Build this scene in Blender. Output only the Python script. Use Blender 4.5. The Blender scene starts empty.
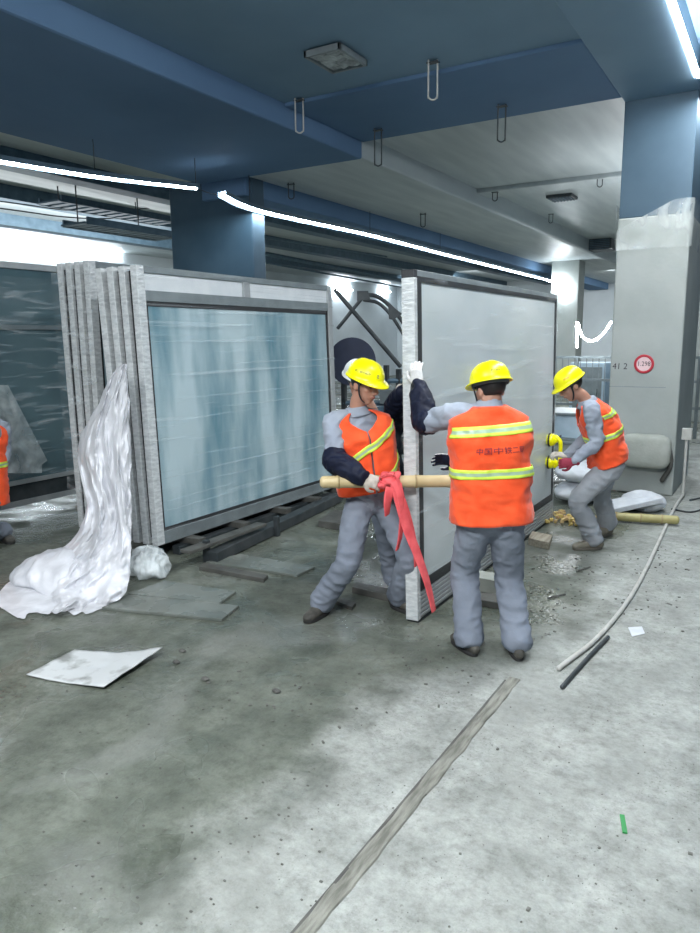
import bpy, bmesh, math, random
import numpy as np
from mathutils import Vector, Matrix, noise
random.seed(7)
SC = bpy.context.scene
COL = SC.collection
PI = math.pi
V3 = lambda *a: np.array(a, float)

# ------------------------------------------------------------------ camera
F, H = 720.0, 1.9
YAW, PITCH, ROLL = math.radians(31), math.radians(9.9), math.radians(0.6)
_f = V3(-math.sin(YAW)*math.cos(PITCH), math.cos(YAW)*math.cos(PITCH), -math.sin(PITCH))
_r0 = V3(math.cos(YAW), math.sin(YAW), 0)
_u0 = np.cross(_r0, _f)
_r = math.cos(ROLL)*_r0 - math.sin(ROLL)*_u0
_u = math.cos(ROLL)*_u0 + math.sin(ROLL)*_r0
FH = V3(-math.sin(YAW), math.cos(YAW), 0)     # level forward
RH = _r0
CAM = V3(0, 0, H)
cd = bpy.data.cameras.new('camera'); co = bpy.data.objects.new('camera', cd); COL.objects.link(co)
cd.sensor_fit = 'VERTICAL'; cd.sensor_height = 24; cd.lens = 24*F/933; cd.clip_start = .05; cd.clip_end = 200
m = Matrix.Identity(4)
for i in range(3):
    m[i][0] = _r[i]; m[i][1] = _u[i]; m[i][2] = -_f[i]; m[i][3] = CAM[i]
co.matrix_world = m
SC.camera = co

def ray(x, y): return _f + (x-350)/F*_r - (y-466.5)/F*_u
def at(x, y, D):                       # point seen at (x, y), level distance D ahead
    d = ray(x, y); return CAM + d*(D/np.dot(d, FH))
def onZ(x, y, z=0.0):
    d = ray(x, y); return CAM + d*((z-H)/d[2])
def onX(x, y, X):
    d = ray(x, y); return CAM + d*(X/d[0])
def onY(x, y, Y):
    d = ray(x, y); return CAM + d*(Y/d[1])
def nrm(v):
    v = np.array(v, float); return v/max(np.linalg.norm(v), 1e-9)

# ------------------------------------------------------------------ materials
MATS = {}
def new_mat(name):
    mt = bpy.data.materials.new(name); mt.use_nodes = True
    nt = mt.node_tree; b = nt.nodes['Principled BSDF']
    return mt, nt, b
def link(nt, a, b): nt.links.new(a, b)
def mat(name, c1, c2=None, rough=.6, metal=0, scale=6, stretch=(1,1,1), bump=0, bscale=None, spec=.5, alpha=1, coords='Object',
        detail=5, rough2=None, lo=.35, hi=.65, trans=0, sheen=0, subs=0):
    if name in MATS: return MATS[name]
    mt, nt, b = new_mat(name); N = nt.nodes
    b.inputs['Roughness'].default_value = rough; b.inputs['Metallic'].default_value = metal
    b.inputs['Specular IOR Level'].default_value = spec; b.inputs['Alpha'].default_value = alpha
    b.inputs['Transmission Weight'].default_value = trans
    if sheen: b.inputs['Sheen Weight'].default_value = sheen
    if subs: b.inputs['Subsurface Weight'].default_value = subs; b.inputs['Subsurface Scale'].default_value = .02
    c2 = c2 or tuple(x*.85 for x in c1)
    tc = N.new('ShaderNodeTexCoord'); mp = N.new('ShaderNodeMapping'); mp.inputs['Scale'].default_value = stretch
    link(nt, tc.outputs[coords], mp.inputs['Vector'])
    nz = N.new('ShaderNodeTexNoise'); nz.inputs['Scale'].default_value = scale; nz.inputs['Detail'].default_value = detail
    link(nt, mp.outputs[0], nz.inputs['Vector'])
    rp = N.new('ShaderNodeValToRGB'); rp.color_ramp.elements[0].position = lo; rp.color_ramp.elements[1].position = hi
    rp.color_ramp.elements[0].color = (*c2, 1); rp.color_ramp.elements[1].color = (*c1, 1)
    link(nt, nz.outputs['Fac'], rp.inputs[0]); link(nt, rp.outputs[0], b.inputs['Base Color'])
    if rough2 is not None:
        mr = N.new('ShaderNodeMapRange'); mr.inputs['From Min'].default_value = lo; mr.inputs['From Max'].default_value = hi
        mr.inputs['To Min'].default_value = rough2; mr.inputs['To Max'].default_value = rough
        link(nt, nz.outputs['Fac'], mr.inputs['Value']); link(nt, mr.outputs[0], b.inputs['Roughness'])
    if bump:
        n2 = N.new('ShaderNodeTexNoise'); n2.inputs['Scale'].default_value = bscale or scale*6; n2.inputs['Detail'].default_value = 4
        link(nt, mp.outputs[0], n2.inputs['Vector'])
        bp = N.new('ShaderNodeBump'); bp.inputs['Strength'].default_value = bump; bp.inputs['Distance'].default_value = .01
        link(nt, n2.outputs['Fac'], bp.inputs['Height']); link(nt, bp.outputs[0], b.inputs['Normal'])
    MATS[name] = mt; return mt
def emis(name, c, s):
    if name in MATS: return MATS[name]
    mt, nt, b = new_mat(name)
    b.inputs['Base Color'].default_value = (*c, 1); b.inputs['Emission Color'].default_value = (*c, 1); b.inputs['Emission Strength'].default_value = s
    MATS[name] = mt; return mt
def film(name, tint, op, streak=(1, 1, 1), scale=6, rough=.15, bump=.6, lo=.4, hi=.7, extra=.5, spec_rough=None):
    """thin plastic: clear where smooth, milky and shiny along its creases"""
    mt, nt, b = new_mat(name); N = nt.nodes
    tc = N.new('ShaderNodeTexCoord'); mp = N.new('ShaderNodeMapping'); mp.inputs['Scale'].default_value = streak
    link(nt, tc.outputs['Object'], mp.inputs['Vector'])
    nz = N.new('ShaderNodeTexNoise'); nz.inputs['Scale'].default_value = scale; nz.inputs['Detail'].default_value = 8; nz.inputs['Distortion'].default_value = .5
    link(nt, mp.outputs[0], nz.inputs['Vector'])
    mr = N.new('ShaderNodeMapRange'); mr.inputs['From Min'].default_value = lo; mr.inputs['From Max'].default_value = hi
    mr.inputs['To Min'].default_value = op; mr.inputs['To Max'].default_value = min(1, op+extra)
    link(nt, nz.outputs['Fac'], mr.inputs['Value'])
    b.inputs['Base Color'].default_value = (*tint, 1); b.inputs['Roughness'].default_value = rough
    link(nt, mr.outputs[0], b.inputs['Alpha'])
    bp = N.new('ShaderNodeBump'); bp.inputs['Strength'].default_value = bump; bp.inputs['Distance'].default_value = .02
    link(nt, nz.outputs['Fac'], bp.inputs['Height']); link(nt, bp.outputs[0], b.inputs['Normal'])
    MATS[name] = mt; return mt

ALU = mat('brushed_aluminium', (.50,.52,.52), (.38,.40,.41), rough=.4, metal=.4, scale=4, stretch=(1,1,.15))
ALU_W = mat('wrapped_aluminium', (.70,.73,.73), (.48,.51,.52), rough=.28, metal=.1, scale=14, stretch=(1,1,3), bump=.5, bscale=20)
RAIL = mat('grey_rail_paint', (.24,.28,.29), (.19,.22,.23), rough=.45, metal=.3)
HEADER = mat('white_header_infill', (.74,.77,.78), (.66,.7,.72), rough=.4)
BLACK = mat('black_rubber', (.015,.017,.02), (.01,.012,.014), rough=.5)
GAP = mat('dark_foam', (.012,.014,.016), (.008,.01,.012), rough=.8)  # near-black tone for the shade between stacked posts
GLASS = mat('hazy_teal_glass', (.50,.63,.67), (.13,.27,.33), rough=.08, rough2=.13, scale=1.5, stretch=(1,1.9,.45), spec=.8, alpha=.95, lo=.34, hi=.62)  # pale and dark patches in the colour stand for reflections
GLASS_D = mat('dark_teal_glass', (.10,.17,.19), (.06,.11,.13), rough=.12, scale=.8, spec=.6, alpha=.95)
GLASS_M = mat('milky_wrapped_glass', (.66,.71,.71), (.50,.56,.57), rough=.19, rough2=.24, scale=1.1, stretch=(1,.7,1.2), spec=.6, alpha=.96)
FILM = film('stretch_film', (.85,.92,.95), .02, streak=(1,.22,13), scale=2.2, rough=.12, bump=.3, lo=.56, hi=.82, extra=.40)
FILM_L = film('stretch_film_light', (.8,.86,.88), .03, streak=(1,.5,4), scale=4, rough=.12, bump=.5, lo=.52, hi=.75, extra=.4)
FILM_D = film('slanted_stretch_film', (.85,.9,.92), .02, streak=(1,.5,7), scale=1.6, rough=.14, bump=.3, lo=.55, hi=.78, extra=.40)
PLASTIC = film('crumpled_polythene', (.84,.85,.89), .62, streak=(1,1,.5), scale=5, rough=.3, bump=.45, lo=.35, hi=.7, extra=.35)
PLASTIC_C = film('clear_polythene', (.78,.84,.85), .35, streak=(1,1,.6), scale=9, rough=.15, bump=.9, lo=.35, hi=.65, extra=.45)
WHITEPAPER = mat('white_board', (.52,.54,.54), (.24,.25,.24), rough=.6, scale=7, lo=.30, hi=.46)
PLATE = mat('grey_floor_plate', (.19,.205,.185), (.12,.135,.12), rough=.4, rough2=.15, scale=3, bump=.2)
TIMBER = mat('raw_timber', (.40,.36,.28), (.25,.22,.17), rough=.8, scale=5, stretch=(8,1,8), bump=.4)
DARKWOOD = mat('dark_wet_timber', (.10,.10,.09), (.055,.055,.05), rough=.55, scale=6, bump=.4)
STEEL = mat('dark_steel', (.075,.085,.09), (.04,.05,.055), rough=.5, metal=.4)
RUST = mat('rusty_steel', (.16,.10,.07), (.08,.05,.04), rough=.8)
BLUESTEEL = mat('blue_grey_steel', (.09,.15,.20), (.06,.11,.15), rough=.5, metal=.2)
BAMBOO = mat('bamboo', (.62,.50,.28), (.50,.39,.20), rough=.45, scale=5, stretch=(1,1,1))
BAMBOO_D = mat('bamboo_node', (.36,.27,.13), rough=.5)
BAMBOO_G = mat('olive_bamboo', (.42,.38,.16), (.33,.29,.12), rough=.5, scale=5)
RED = mat('coral_red_cloth', (.86,.13,.14), (.70,.08,.09), rough=.75, scale=15, bump=.2)
YEL = mat('yellow_plastic', (.93,.88,.0), (.88,.80,.0), rough=.28, scale=3, spec=.5)
YELH = mat('yellow_helmet', (.93,.90,.0), (.90,.84,.0), rough=.3, scale=3, spec=.5)
WHITEH = mat('white_helmet', (.75,.78,.78), rough=.3)
ORANGE = mat('orange_vest', (.98,.12,.035), (.92,.085,.02), rough=.7, scale=9, bump=.2, bscale=45, sheen=.2, spec=.15)
LIME = mat('lime_strip', (.72,.90,.10), (.62,.82,.08), rough=.4)
SILV = mat('silver_strip', (.40,.55,.38), (.33,.48,.33), rough=.3)
CLOTH = mat('grey_workwear', (.35,.39,.45), (.27,.30,.36), rough=.85, scale=4, bump=.25, bscale=60, spec=.15)
CLOTH_P = mat('grey_trousers', (.25,.28,.335), (.185,.21,.255), rough=.85, scale=3, bump=.25, bscale=60, spec=.15)
CLOTH_L = mat('pale_grey_trousers', (.40,.42,.45), (.31,.33,.36), rough=.85, scale=3, bump=.25, bscale=60, spec=.15)
NAVY = mat('navy_oversleeve', (.012,.016,.035), (.008,.01,.022), rough=.55, scale=10, spec=.15)
DARKCL = mat('dark_jacket', (.03,.035,.05), (.02,.024,.035), rough=.7, spec=.15)
SKIN = mat('skin', (.50,.27,.19), (.43,.22,.15), rough=.55, subs=.05)
HAIR = mat('black_hair', (.012,.01,.01), (.006,.005,.005), rough=.5, scale=60)
GLOVE = mat('beige_cotton_glove', (.58,.53,.46), (.45,.41,.35), rough=.9, scale=25, bump=.3, bscale=120)
GLOVE_W = mat('white_cotton_glove', (.70,.70,.69), (.58,.58,.57), rough=.9, scale=25, bump=.3, bscale=120)
GLOVE_R = mat('crimson_glove', (.30,.03,.06), (.22,.02,.04), rough=.8)
SHOE = mat('muddy_shoe', (.10,.095,.08), (.05,.048,.042), rough=.7, scale=18, lo=.4, hi=.6)
SHOE_T = mat('dusty_tan_shoe', (.30,.27,.21), (.20,.18,.14), rough=.8, scale=14)
SOLE = mat('shoe_sole', (.03,.03,.03), rough=.7)
DARKMARK = mat('dark_print', (.03,.02,.03), rough=.6)
VESTMARK = mat('maroon_print', (.16,.015,.04), rough=.7)
BLUEMARK = mat('blue_print', (.05,.08,.25), rough=.5)
EYE = mat('eye_dark', (.02,.015,.012), rough=.2)
LIP = mat('lips', (.36,.14,.11), rough=.5)
CONCRETE = mat('column_concrete', (.40,.43,.41), (.345,.375,.355), rough=.8, scale=2.2, bump=.25, bscale=25)
DARKCOL = mat('blue_coated_column', (.055,.105,.15), (.04,.085,.125), rough=.55, scale=2)  # dark blue base for the column head and the left column
CEIL_B = mat('blue_grey_soffit', (.135,.23,.365), (.115,.20,.325), rough=.85, spec=.15, scale=.7)  # blue shade of the near soffit put into the base colour
CEIL_S = mat('slate_soffit', (.22,.335,.44), (.19,.295,.395), rough=.8, spec=.2, scale=.8)  # near slab concrete with its bluish shade painted in
CEIL_W = mat('pale_slab', (.50,.55,.56), (.40,.45,.47), rough=.45, scale=1.5, stretch=(3,.4,1), bump=.15)  # same concrete, made paler where the far bays are lit
WALLM = mat('pale_wall', (.60,.66,.69), (.52,.58,.61), rough=.8, scale=.8)
PVC = mat('grey_conduit', (.52,.52,.49), (.42,.42,.39), rough=.5, scale=8)
SIGNRED = mat('sign_red', (.52,.02,.04), rough=.4)
SIGNPINK = mat('sign_face', (.85,.62,.64), rough=.4)
SACK = mat('white_sack', (.66,.69,.72), (.55,.58,.62), rough=.6, scale=8, bump=.4)
STYRO = mat('pale_foam_slab', (.40,.42,.38), (.33,.35,.31), rough=.8, scale=6, bump=.4)
PALEBLUE = mat('pale_blue_bale', (.45,.56,.64), (.36,.47,.55), rough=.6, scale=6, bump=.4)
GREEN = mat('green_tape', (.01,.24,.05), rough=.5)
LEAF = mat('brick_rubble', (.42,.26,.14), (.60,.48,.20), rough=.8, scale=20)
LED = emis('led_light', (.86,.94,1), 75)
LEDF = emis('led_light_far', (.86,.94,1), 95)
LEDN = emis('led_light_near', (.90,.95,1), 60)

def floor_mat():
    mt, nt, b = new_mat('site_floor'); N = nt.nodes
    geo = N.new('ShaderNodeNewGeometry'); sep = N.new('ShaderNodeSeparateXYZ'); link(nt, geo.outputs['Position'], sep.inputs[0])
    def nz(s, d=6, st=(1,1,1), dist=0):
        mp = N.new('ShaderNodeMapping'); mp.inputs['Scale'].default_value = st; link(nt, geo.outputs['Position'], mp.inputs[0])
        n = N.new('ShaderNodeTexNoise'); n.inputs['Scale'].default_value = s; n.inputs['Detail'].default_value = d; n.inputs['Distortion'].default_value = dist
        link(nt, mp.outputs[0], n.inputs['Vector']); return n.outputs['Fac']
    def ramp(f, stops):
        r = N.new('ShaderNodeValToRGB'); els = r.color_ramp.elements
        while len(els) < len(stops): els.new(.5)
        for e, (p, c) in zip(els, stops): e.position = p; e.color = (*c, 1) if len(c) == 3 else c
        link(nt, f, r.inputs[0]); return r.outputs[0]
    def mth(op, a, b2=None):
        n = N.new('ShaderNodeMath'); n.operation = op
        for i, v in enumerate((a, b2)):
            if v is None: continue
            if isinstance(v, (int, float)): n.inputs[i].default_value = v
            else: link(nt, v, n.inputs[i])
        return n.outputs[0]
    def mix(f, a, c):
        n = N.new('ShaderNodeMix'); n.data_type = 'RGBA'; link(nt, f, n.inputs['Factor'])
        link(nt, a, n.inputs['A']); link(nt, c, n.inputs['B']); return n.outputs['Result']
    big = nz(.9, 5); mid = nz(3.5, 6); fine = nz(28, 4); spk = nz(70, 2)
    # dry pale screed on the right of the joint, damp darker mortar on the left
    xx = mth('ADD', sep.outputs['X'], mth('MULTIPLY', mth('SUBTRACT', big, .5), 1.1))
    xx = mth('ADD', xx, mth('MULTIPLY', mth('SUBTRACT', mid, .5), .5))
    mr = N.new('ShaderNodeMapRange'); yb = N.new('ShaderNodeMapRange'); yb.inputs['From Min'].default_value = 3.3; yb.inputs['From Max'].default_value = 4.0; yb.inputs['To Min'].default_value = .45; yb.inputs['To Max'].default_value = -.05
    link(nt, mth('ADD', sep.outputs['Y'], mth('MULTIPLY', mth('SUBTRACT', mid, .5), 1.2)), yb.inputs['Value']); xx = mth('ADD', xx, yb.outputs[0])
    mr.inputs['From Min'].default_value = -1.05; mr.inputs['From Max'].default_value = -1.45
    link(nt, xx, mr.inputs['Value']); damp = mr.outputs[0]
    dry = ramp(mid, [(.28, (.21,.222,.203)), (.5, (.30,.315,.292)), (.72, (.37,.385,.36))])
    wet = ramp(mid, [(.3, (.075,.086,.068)), (.52, (.122,.136,.11)), (.75, (.175,.19,.158))])
    c = mix(damp, dry, wet)
    # spatter and grit
    gr = N.new('ShaderNodeTexNoise'); gr.inputs['Scale'].default_value = 16; gr.inputs['Detail'].default_value = 12; gr.inputs['Roughness'].default_value = .78; link(nt, geo.outputs['Position'], gr.inputs['Vector'])
    mm = N.new('ShaderNodeMix'); mm.data_type = 'RGBA'; mm.blend_type = 'MULTIPLY'; mm.inputs['Factor'].default_value = 1
    link(nt, c, mm.inputs['A']); link(nt, ramp(gr.outputs['Fac'], [(.32, (.55,.55,.53)), (.5, (.95,.95,.95)), (.66, (1.2,1.2,1.2))]), mm.inputs['B']); c = mm.outputs['Result']
    s = mth('MULTIPLY', ramp(spk, [(.62, (0,0,0)), (.68, (1,1,1))]), ramp(nz(2.2, 6), [(.45, (.0,)*3), (.60, (.8,)*3)]))
    dk = N.new('ShaderNodeRGB'); dk.outputs[0].default_value = (.13,.135,.12,1)
    c = mix(s, c, dk.outputs[0])
    bl = ramp(nz(1.6, 8, (1,.6,1), .6), [(.54, (0,0,0)), (.66, (.5,.5,.5))])
    dk2 = N.new('ShaderNodeRGB'); dk2.outputs[0].default_value = (.22,.23,.21,1)
    c = mix(bl, c, dk2.outputs[0])
    link(nt, c, b.inputs['Base Color'])
    puddle = mth('MULTIPLY', damp, ramp(nz(1.3, 3, (1,1,1), .4), [(.42, (0,0,0)), (.56, (1,1,1))]))
    ro = N.new('ShaderNodeMapRange'); ro.inputs['To Min'].default_value = .75; ro.inputs['To Max'].default_value = .12
    link(nt, puddle, ro.inputs['Value']); link(nt, ro.outputs[0], b.inputs['Roughness'])
    bp = N.new('ShaderNodeBump'); bp.inputs['Distance'].default_value = .016; bp.inputs['Strength'].default_value = .7
    hsum = mth('ADD', mth('MULTIPLY', fine, .5), mth('MULTIPLY', mid, 1.2))
    link(nt, hsum, bp.inputs['Height']); link(nt, bp.outputs[0], b.inputs['Normal'])
    return mt
FLOOR = floor_mat()

# ------------------------------------------------------------------ mesh builder
ORG = V3(0, 0, 0)
def spl(P, sub):
    P = np.array(P, float); n = len(P)
    if n < 3 or sub <= 1:
        out = []
        for i in range(n-1):
            for k in range(sub): out.append(P[i]+(P[i+1]-P[i])*k/sub)
        out.append(P[-1]); return np.array(out)
    E = np.vstack([2*P[0]-P[1], P, 2*P[-1]-P[-2]]); out = []
    for i in range(1, n):
        p0, p1, p2, p3 = E[i-1], E[i], E[i+1], E[i+2]
        for k in range(sub):
            t = k/sub
            out.append(.5*((2*p1)+(-p0+p2)*t+(2*p0-5*p1+4*p2-p3)*t*t+(-p0+3*p1-3*p2+p3)*t**3))
    out.append(P[-1]); return np.array(out)

class MB:
    def __init__(s): s.v = []; s.f = []; s.m = []
    def add(s, vs, fs, mi=0):
        o = len(s.v); s.v += [tuple(map(float, p)) for p in vs]; s.f += [tuple(i+o for i in f) for f in fs]; s.m += [mi]*len(fs); return s
    def box(s, c, size, R=None, mi=0):
        c = np.array(c, float); h = np.array(size, float)/2; vs = []
        for sx in (-1, 1):
            for sy in (-1, 1):
                for sz in (-1, 1):
                    p = h*V3(sx, sy, sz); p = p if R is None else np.array(R) @ p
                    vs.append(c+p)
        return s.add(vs, [(0,1,3,2),(4,6,7,5),(0,4,5,1),(2,3,7,6),(0,2,6,4),(1,5,7,3)], mi)
    def span(s, a, b, mi=0):
        a, b = np.minimum(a, b), np.maximum(a, b); return s.box((a+b)/2, b-a, None, mi)
    def tube(s, pts, rad, side=None, ring=16, sub=4, expo=2.0, cap=True, mi=0):
        pts = [np.array(p, float) for p in pts]; n = len(pts)
        if np.isscalar(rad): rad = [rad]*n
        rad = [(q, q) if np.isscalar(q) else q for q in rad]
        if side is None:
            d = nrm(pts[-1]-pts[0]); side = V3(0,0,1) if abs(d[2]) < .7 else V3(1,0,0)
        side = np.array(side, float)
        if side.ndim == 1: side = np.tile(side, (n, 1))
        A = spl(np.hstack([np.array(pts), np.array(rad, float), side]), sub)
        P, Rr, S = A[:, :3], np.maximum(A[:, 3:5], 1e-4), A[:, 5:8]
        T = np.gradient(P, axis=0); T /= np.maximum(np.linalg.norm(T, axis=1, keepdims=True), 1e-9)
        rings = []
        def ringat(p, t, sd, ra, rb):
            sx = nrm(sd-t*np.dot(sd, t)); b = np.cross(t, sx); out = []
            for k in range(ring):
                a = 2*PI*k/ring; cs, sn = math.cos(a), math.sin(a); e = 2/expo
                out.append(p+sx*ra*math.copysign(abs(cs)**e, cs)+b*rb*math.copysign(abs(sn)**e, sn))
            return out
        def caps(i, sg):
            o = []
            for a in (70, 40, 15):
                q = math.radians(a); m_ = min(Rr[i])
                o.append(ringat(P[i]+sg*T[i]*m_*.7*math.sin(q), T[i], S[i], Rr[i][0]*math.cos(q)**.7, Rr[i][1]*math.cos(q)**.7))
            return o
        if cap: rings += caps(0, -1)
        for i in range(len(P)): rings.append(ringat(P[i], T[i], S[i], *Rr[i]))
        if cap: rings += caps(-1, 1)[::-1]
        vs = [p for r in rings for p in r]; fs = []
        for i in range(len(rings)-1):
            for k in range(ring):
                a = i*ring+k; b = i*ring+(k+1) % ring
                fs.append((a, b, b+ring, a+ring))
        fs.append(tuple(range(ring))[::-1]); o = (len(rings)-1)*ring; fs.append(tuple(range(o, o+ring)))
        return s.add(vs, fs, mi)
    def ell(s, c, r, R=None, n=16, mi=0, cut=None):
        c = np.array(c, float); vs = []; fs = []; h = n//2
        for i in range(h+1):
            th = PI*i/h
            for k in range(n):
                a = 2*PI*k/n; p = V3(r[0]*math.sin(th)*math.cos(a), r[1]*math.sin(th)*math.sin(a), r[2]*math.cos(th))
                vs.append(c+(p if R is None else np.array(R) @ p))
        for i in range(h):
            for k in range(n):
                a = i*n+k; b = i*n+(k+1) % n
                fs.append((a, a+n, b+n, b))
        return s.add(vs, fs, mi)
    def prism(s, poly, t, mi=0):      # polygon (top face points) given thickness downwards
        n = len(poly); top = [np.array(p, float) for p in poly]; bot = [p-V3(0,0,t) for p in top]
        fs = [tuple(range(n)), tuple(range(2*n-1, n-1, -1))]+[(k, k+n, (k+1) % n+n, (k+1) % n) for k in range(n)]
        return s.add(top+bot, fs, mi)
    def grid(s, G, mi=0, wrap=False):
        G = [[np.array(p, float) for p in row] for row in G]; nr, nc = len(G), len(G[0]); fs = []
        for i in range(nr-1):
            for k in range(nc if wrap else nc-1):
                a = i*nc+k; b = i*nc+(k+1) % nc; fs.append((a, b, b+nc, a+nc))
        return s.add([p for row in G for p in row], fs, mi)
    def mesh(s, name='m', org=None):
        org = ORG if org is None else org
        me = bpy.data.meshes.new(name); me.from_pydata([tuple(np.array(p)-org) for p in s.v], [], s.f)
        me.polygons.foreach_set('material_index', s.m); me.update()
        bm = bmesh.new(); bm.from_mesh(me); bmesh.ops.recalc_face_normals(bm, faces=bm.faces); bm.to_mesh(me); bm.free()
        return me
    def build(s, name, mats, parent=None, smooth=False, bevel=0, voxel=0, lap=0, wrinkle=None, thick=0, org=None, ang=None):
        me = s.mesh(name, org)
        if voxel:
            t = bpy.data.objects.new('t', me); COL.objects.link(t)
            md = t.modifiers.new('r', 'REMESH'); md.mode = 'VOXEL'; md.voxel_size = voxel
            dg = bpy.context.evaluated_depsgraph_get(); m2 = bpy.data.meshes.new_from_object(t.evaluated_get(dg))
            bpy.data.objects.remove(t); bpy.data.meshes.remove(me); me = m2; me.name = name
        if lap or wrinkle: relax(me, lap, wrinkle)
        o = bpy.data.objects.new(name, me); COL.objects.link(o)
        for mm in (mats if isinstance(mats, (list, tuple)) else [mats]): me.materials.append(mm)
        if parent is not None: o.parent = parent
        if smooth:
            me.polygons.foreach_set('use_smooth', [True]*len(me.polygons))
            if ang: me.set_sharp_from_angle(angle=math.radians(ang))
        if thick:
            md = o.modifiers.new('solid', 'SOLIDIFY'); md.thickness = thick; md.offset = 0
        if bevel:
            md = o.modifiers.new('bevel', 'BEVEL'); md.width = bevel; md.segments = 2; md.limit_method = 'ANGLE'
        return o
def relax(me, lap, wrinkle):
    n = len(me.vertices); co_ = np.empty(n*3); me.vertices.foreach_get('co', co_); co_ = co_.reshape(-1, 3)
    ed = np.empty(len(me.edges)*2, int); me.edges.foreach_get('vertices', ed); ed = ed.reshape(-1, 2)
    for _ in range(lap):
        acc = np.zeros_like(co_); cnt = np.zeros(n)
        np.add.at(acc, ed[:, 0], co_[ed[:, 1]]); np.add.at(acc, ed[:, 1], co_[ed[:, 0]])
        np.add.at(cnt, ed[:, 0], 1); np.add.at(cnt, ed[:, 1], 1)
        co_ = co_*.4+acc/np.maximum(cnt, 1)[:, None]*.6
    me.vertices.foreach_set('co', co_.ravel()); me.update()
    if wrinkle:
        nr_ = np.empty(n*3); me.vertex_normals.foreach_get('vector', nr_); nr_ = nr_.reshape(-1, 3)
        amp, fr = wrinkle[:2]; off = Vector((random.random()*20,)*3); d = np.empty(n)
        for i in range(n):
            p = Vector((co_[i][0]*fr[0], co_[i][1]*fr[1], co_[i][2]*fr[2]))+off
            w = noise.noise_vector(p*.5)*.6
            a = noise.noise(p+w); d[i] = (.55-abs(a)*2)*.7+noise.noise(p*2.3)*.3
        co_ = co_+nr_*(d*amp)[:, None]
        me.vertices.foreach_set('co', co_.ravel()); me.update()

def tag(o, label=None, cat=None, group=None, kind=None):
    if label: o['label'] = label
    if cat: o['category'] = cat
    if group: o['group'] = group
    if kind: o['kind'] = kind
    return o
def root(name, label, cat, loc=(0,0,0), group=None, rot=(0,0,0)):
    o = bpy.data.objects.new(name, None); COL.objects.link(o); o.location = tuple(map(float, loc)); o.rotation_euler = rot
    o.empty_display_size = .1
    return tag(o, label, cat, group)
def copy_tree(o, parent=None):
    c = o.copy(); COL.objects.link(c); c.parent = parent
    for ch in list(o.children): copy_tree(ch, c)
    return c
def struct(name, mb, m_, **k): return tag(mb.build(name, m_, **k), kind='structure')
def text_mesh(body, size):
    cu = bpy.data.curves.new('t', 'FONT'); cu.body = body; cu.size = size; cu.align_x = 'CENTER'; cu.align_y = 'CENTER'; cu.resolution_u = 3
    t = bpy.data.objects.new('t', cu); COL.objects.link(t)
    dg = bpy.context.evaluated_depsgraph_get(); me = bpy.data.meshes.new_from_object(t.evaluated_get(dg)); bpy.data.objects.remove(t)
    return me
def lettering(body, size, fn, mt, parent, name='lettering', org=None, bold=False):
    me = text_mesh(body, size); org = ORG if org is None else org
    bm = bmesh.new(); bm.from_mesh(me); bmesh.ops.triangulate(bm, faces=bm.faces)
    if bold: pass
    bm.to_mesh(me); bm.free()
    for v in me.vertices: v.co = Vector(tuple(np.array(fn(v.co.x, v.co.y))-org))
    me.materials.clear(); me.materials.append(mt); me.name = name
    o = bpy.data.objects.new(name, me); COL.objects.link(o); o.parent = parent; return o

# ------------------------------------------------------------------ the setting
struct('floor', MB().span((-19, -5, -.3), (6, 37, 0)), FLOOR)
struct('wall_left', MB().span((-18.9, -5, 0), (-18.5, 37, 4.75)), WALLM)
struct('wall_back', MB().span((-18.5, 36, 0), (6, 36.4, 4.95)), WALLM)
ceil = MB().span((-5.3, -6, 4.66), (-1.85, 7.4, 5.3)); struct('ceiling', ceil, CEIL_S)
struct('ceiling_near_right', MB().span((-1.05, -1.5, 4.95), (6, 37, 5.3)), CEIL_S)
struct('ceiling_mid_bay', MB().span((-5.3, 9.25, 4.72), (-1.85, 13.6, 5.3)), CEIL_W)
struct('ceiling_far_bay', MB().span((-5.3, 14.2, 4.8), (-1.85, 37, 5.3)), CEIL_W)
struct('ceiling_left', MB().span((-18.9, -6, 4.75), (-8.3, 37, 5.3)), CEIL_W)
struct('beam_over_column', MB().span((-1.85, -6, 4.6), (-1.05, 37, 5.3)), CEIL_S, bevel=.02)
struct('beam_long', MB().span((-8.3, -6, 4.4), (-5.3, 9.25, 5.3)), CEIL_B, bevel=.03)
struct('beam_long_far', MB().span((-7.4, 9.25, 4.42), (-5.3, 37, 5.3)), CEIL_W, bevel=.03)
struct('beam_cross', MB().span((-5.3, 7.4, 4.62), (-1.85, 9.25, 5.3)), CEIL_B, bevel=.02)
struct('beam_cross_far', MB().span((-5.3, 13.6, 4.64), (-1.85, 14.2, 5.3)), CEIL_W, bevel=.02)
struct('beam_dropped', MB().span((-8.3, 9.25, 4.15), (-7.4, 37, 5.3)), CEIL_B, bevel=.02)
for i, xx in enumerate((-10.2, -12.5, -15.2)):
    struct('beam_service_%s' % 'abc'[i], MB().span((xx-.18, 6, 4.5), (xx+.18, 36, 4.78)), BLUESTEEL)

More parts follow.
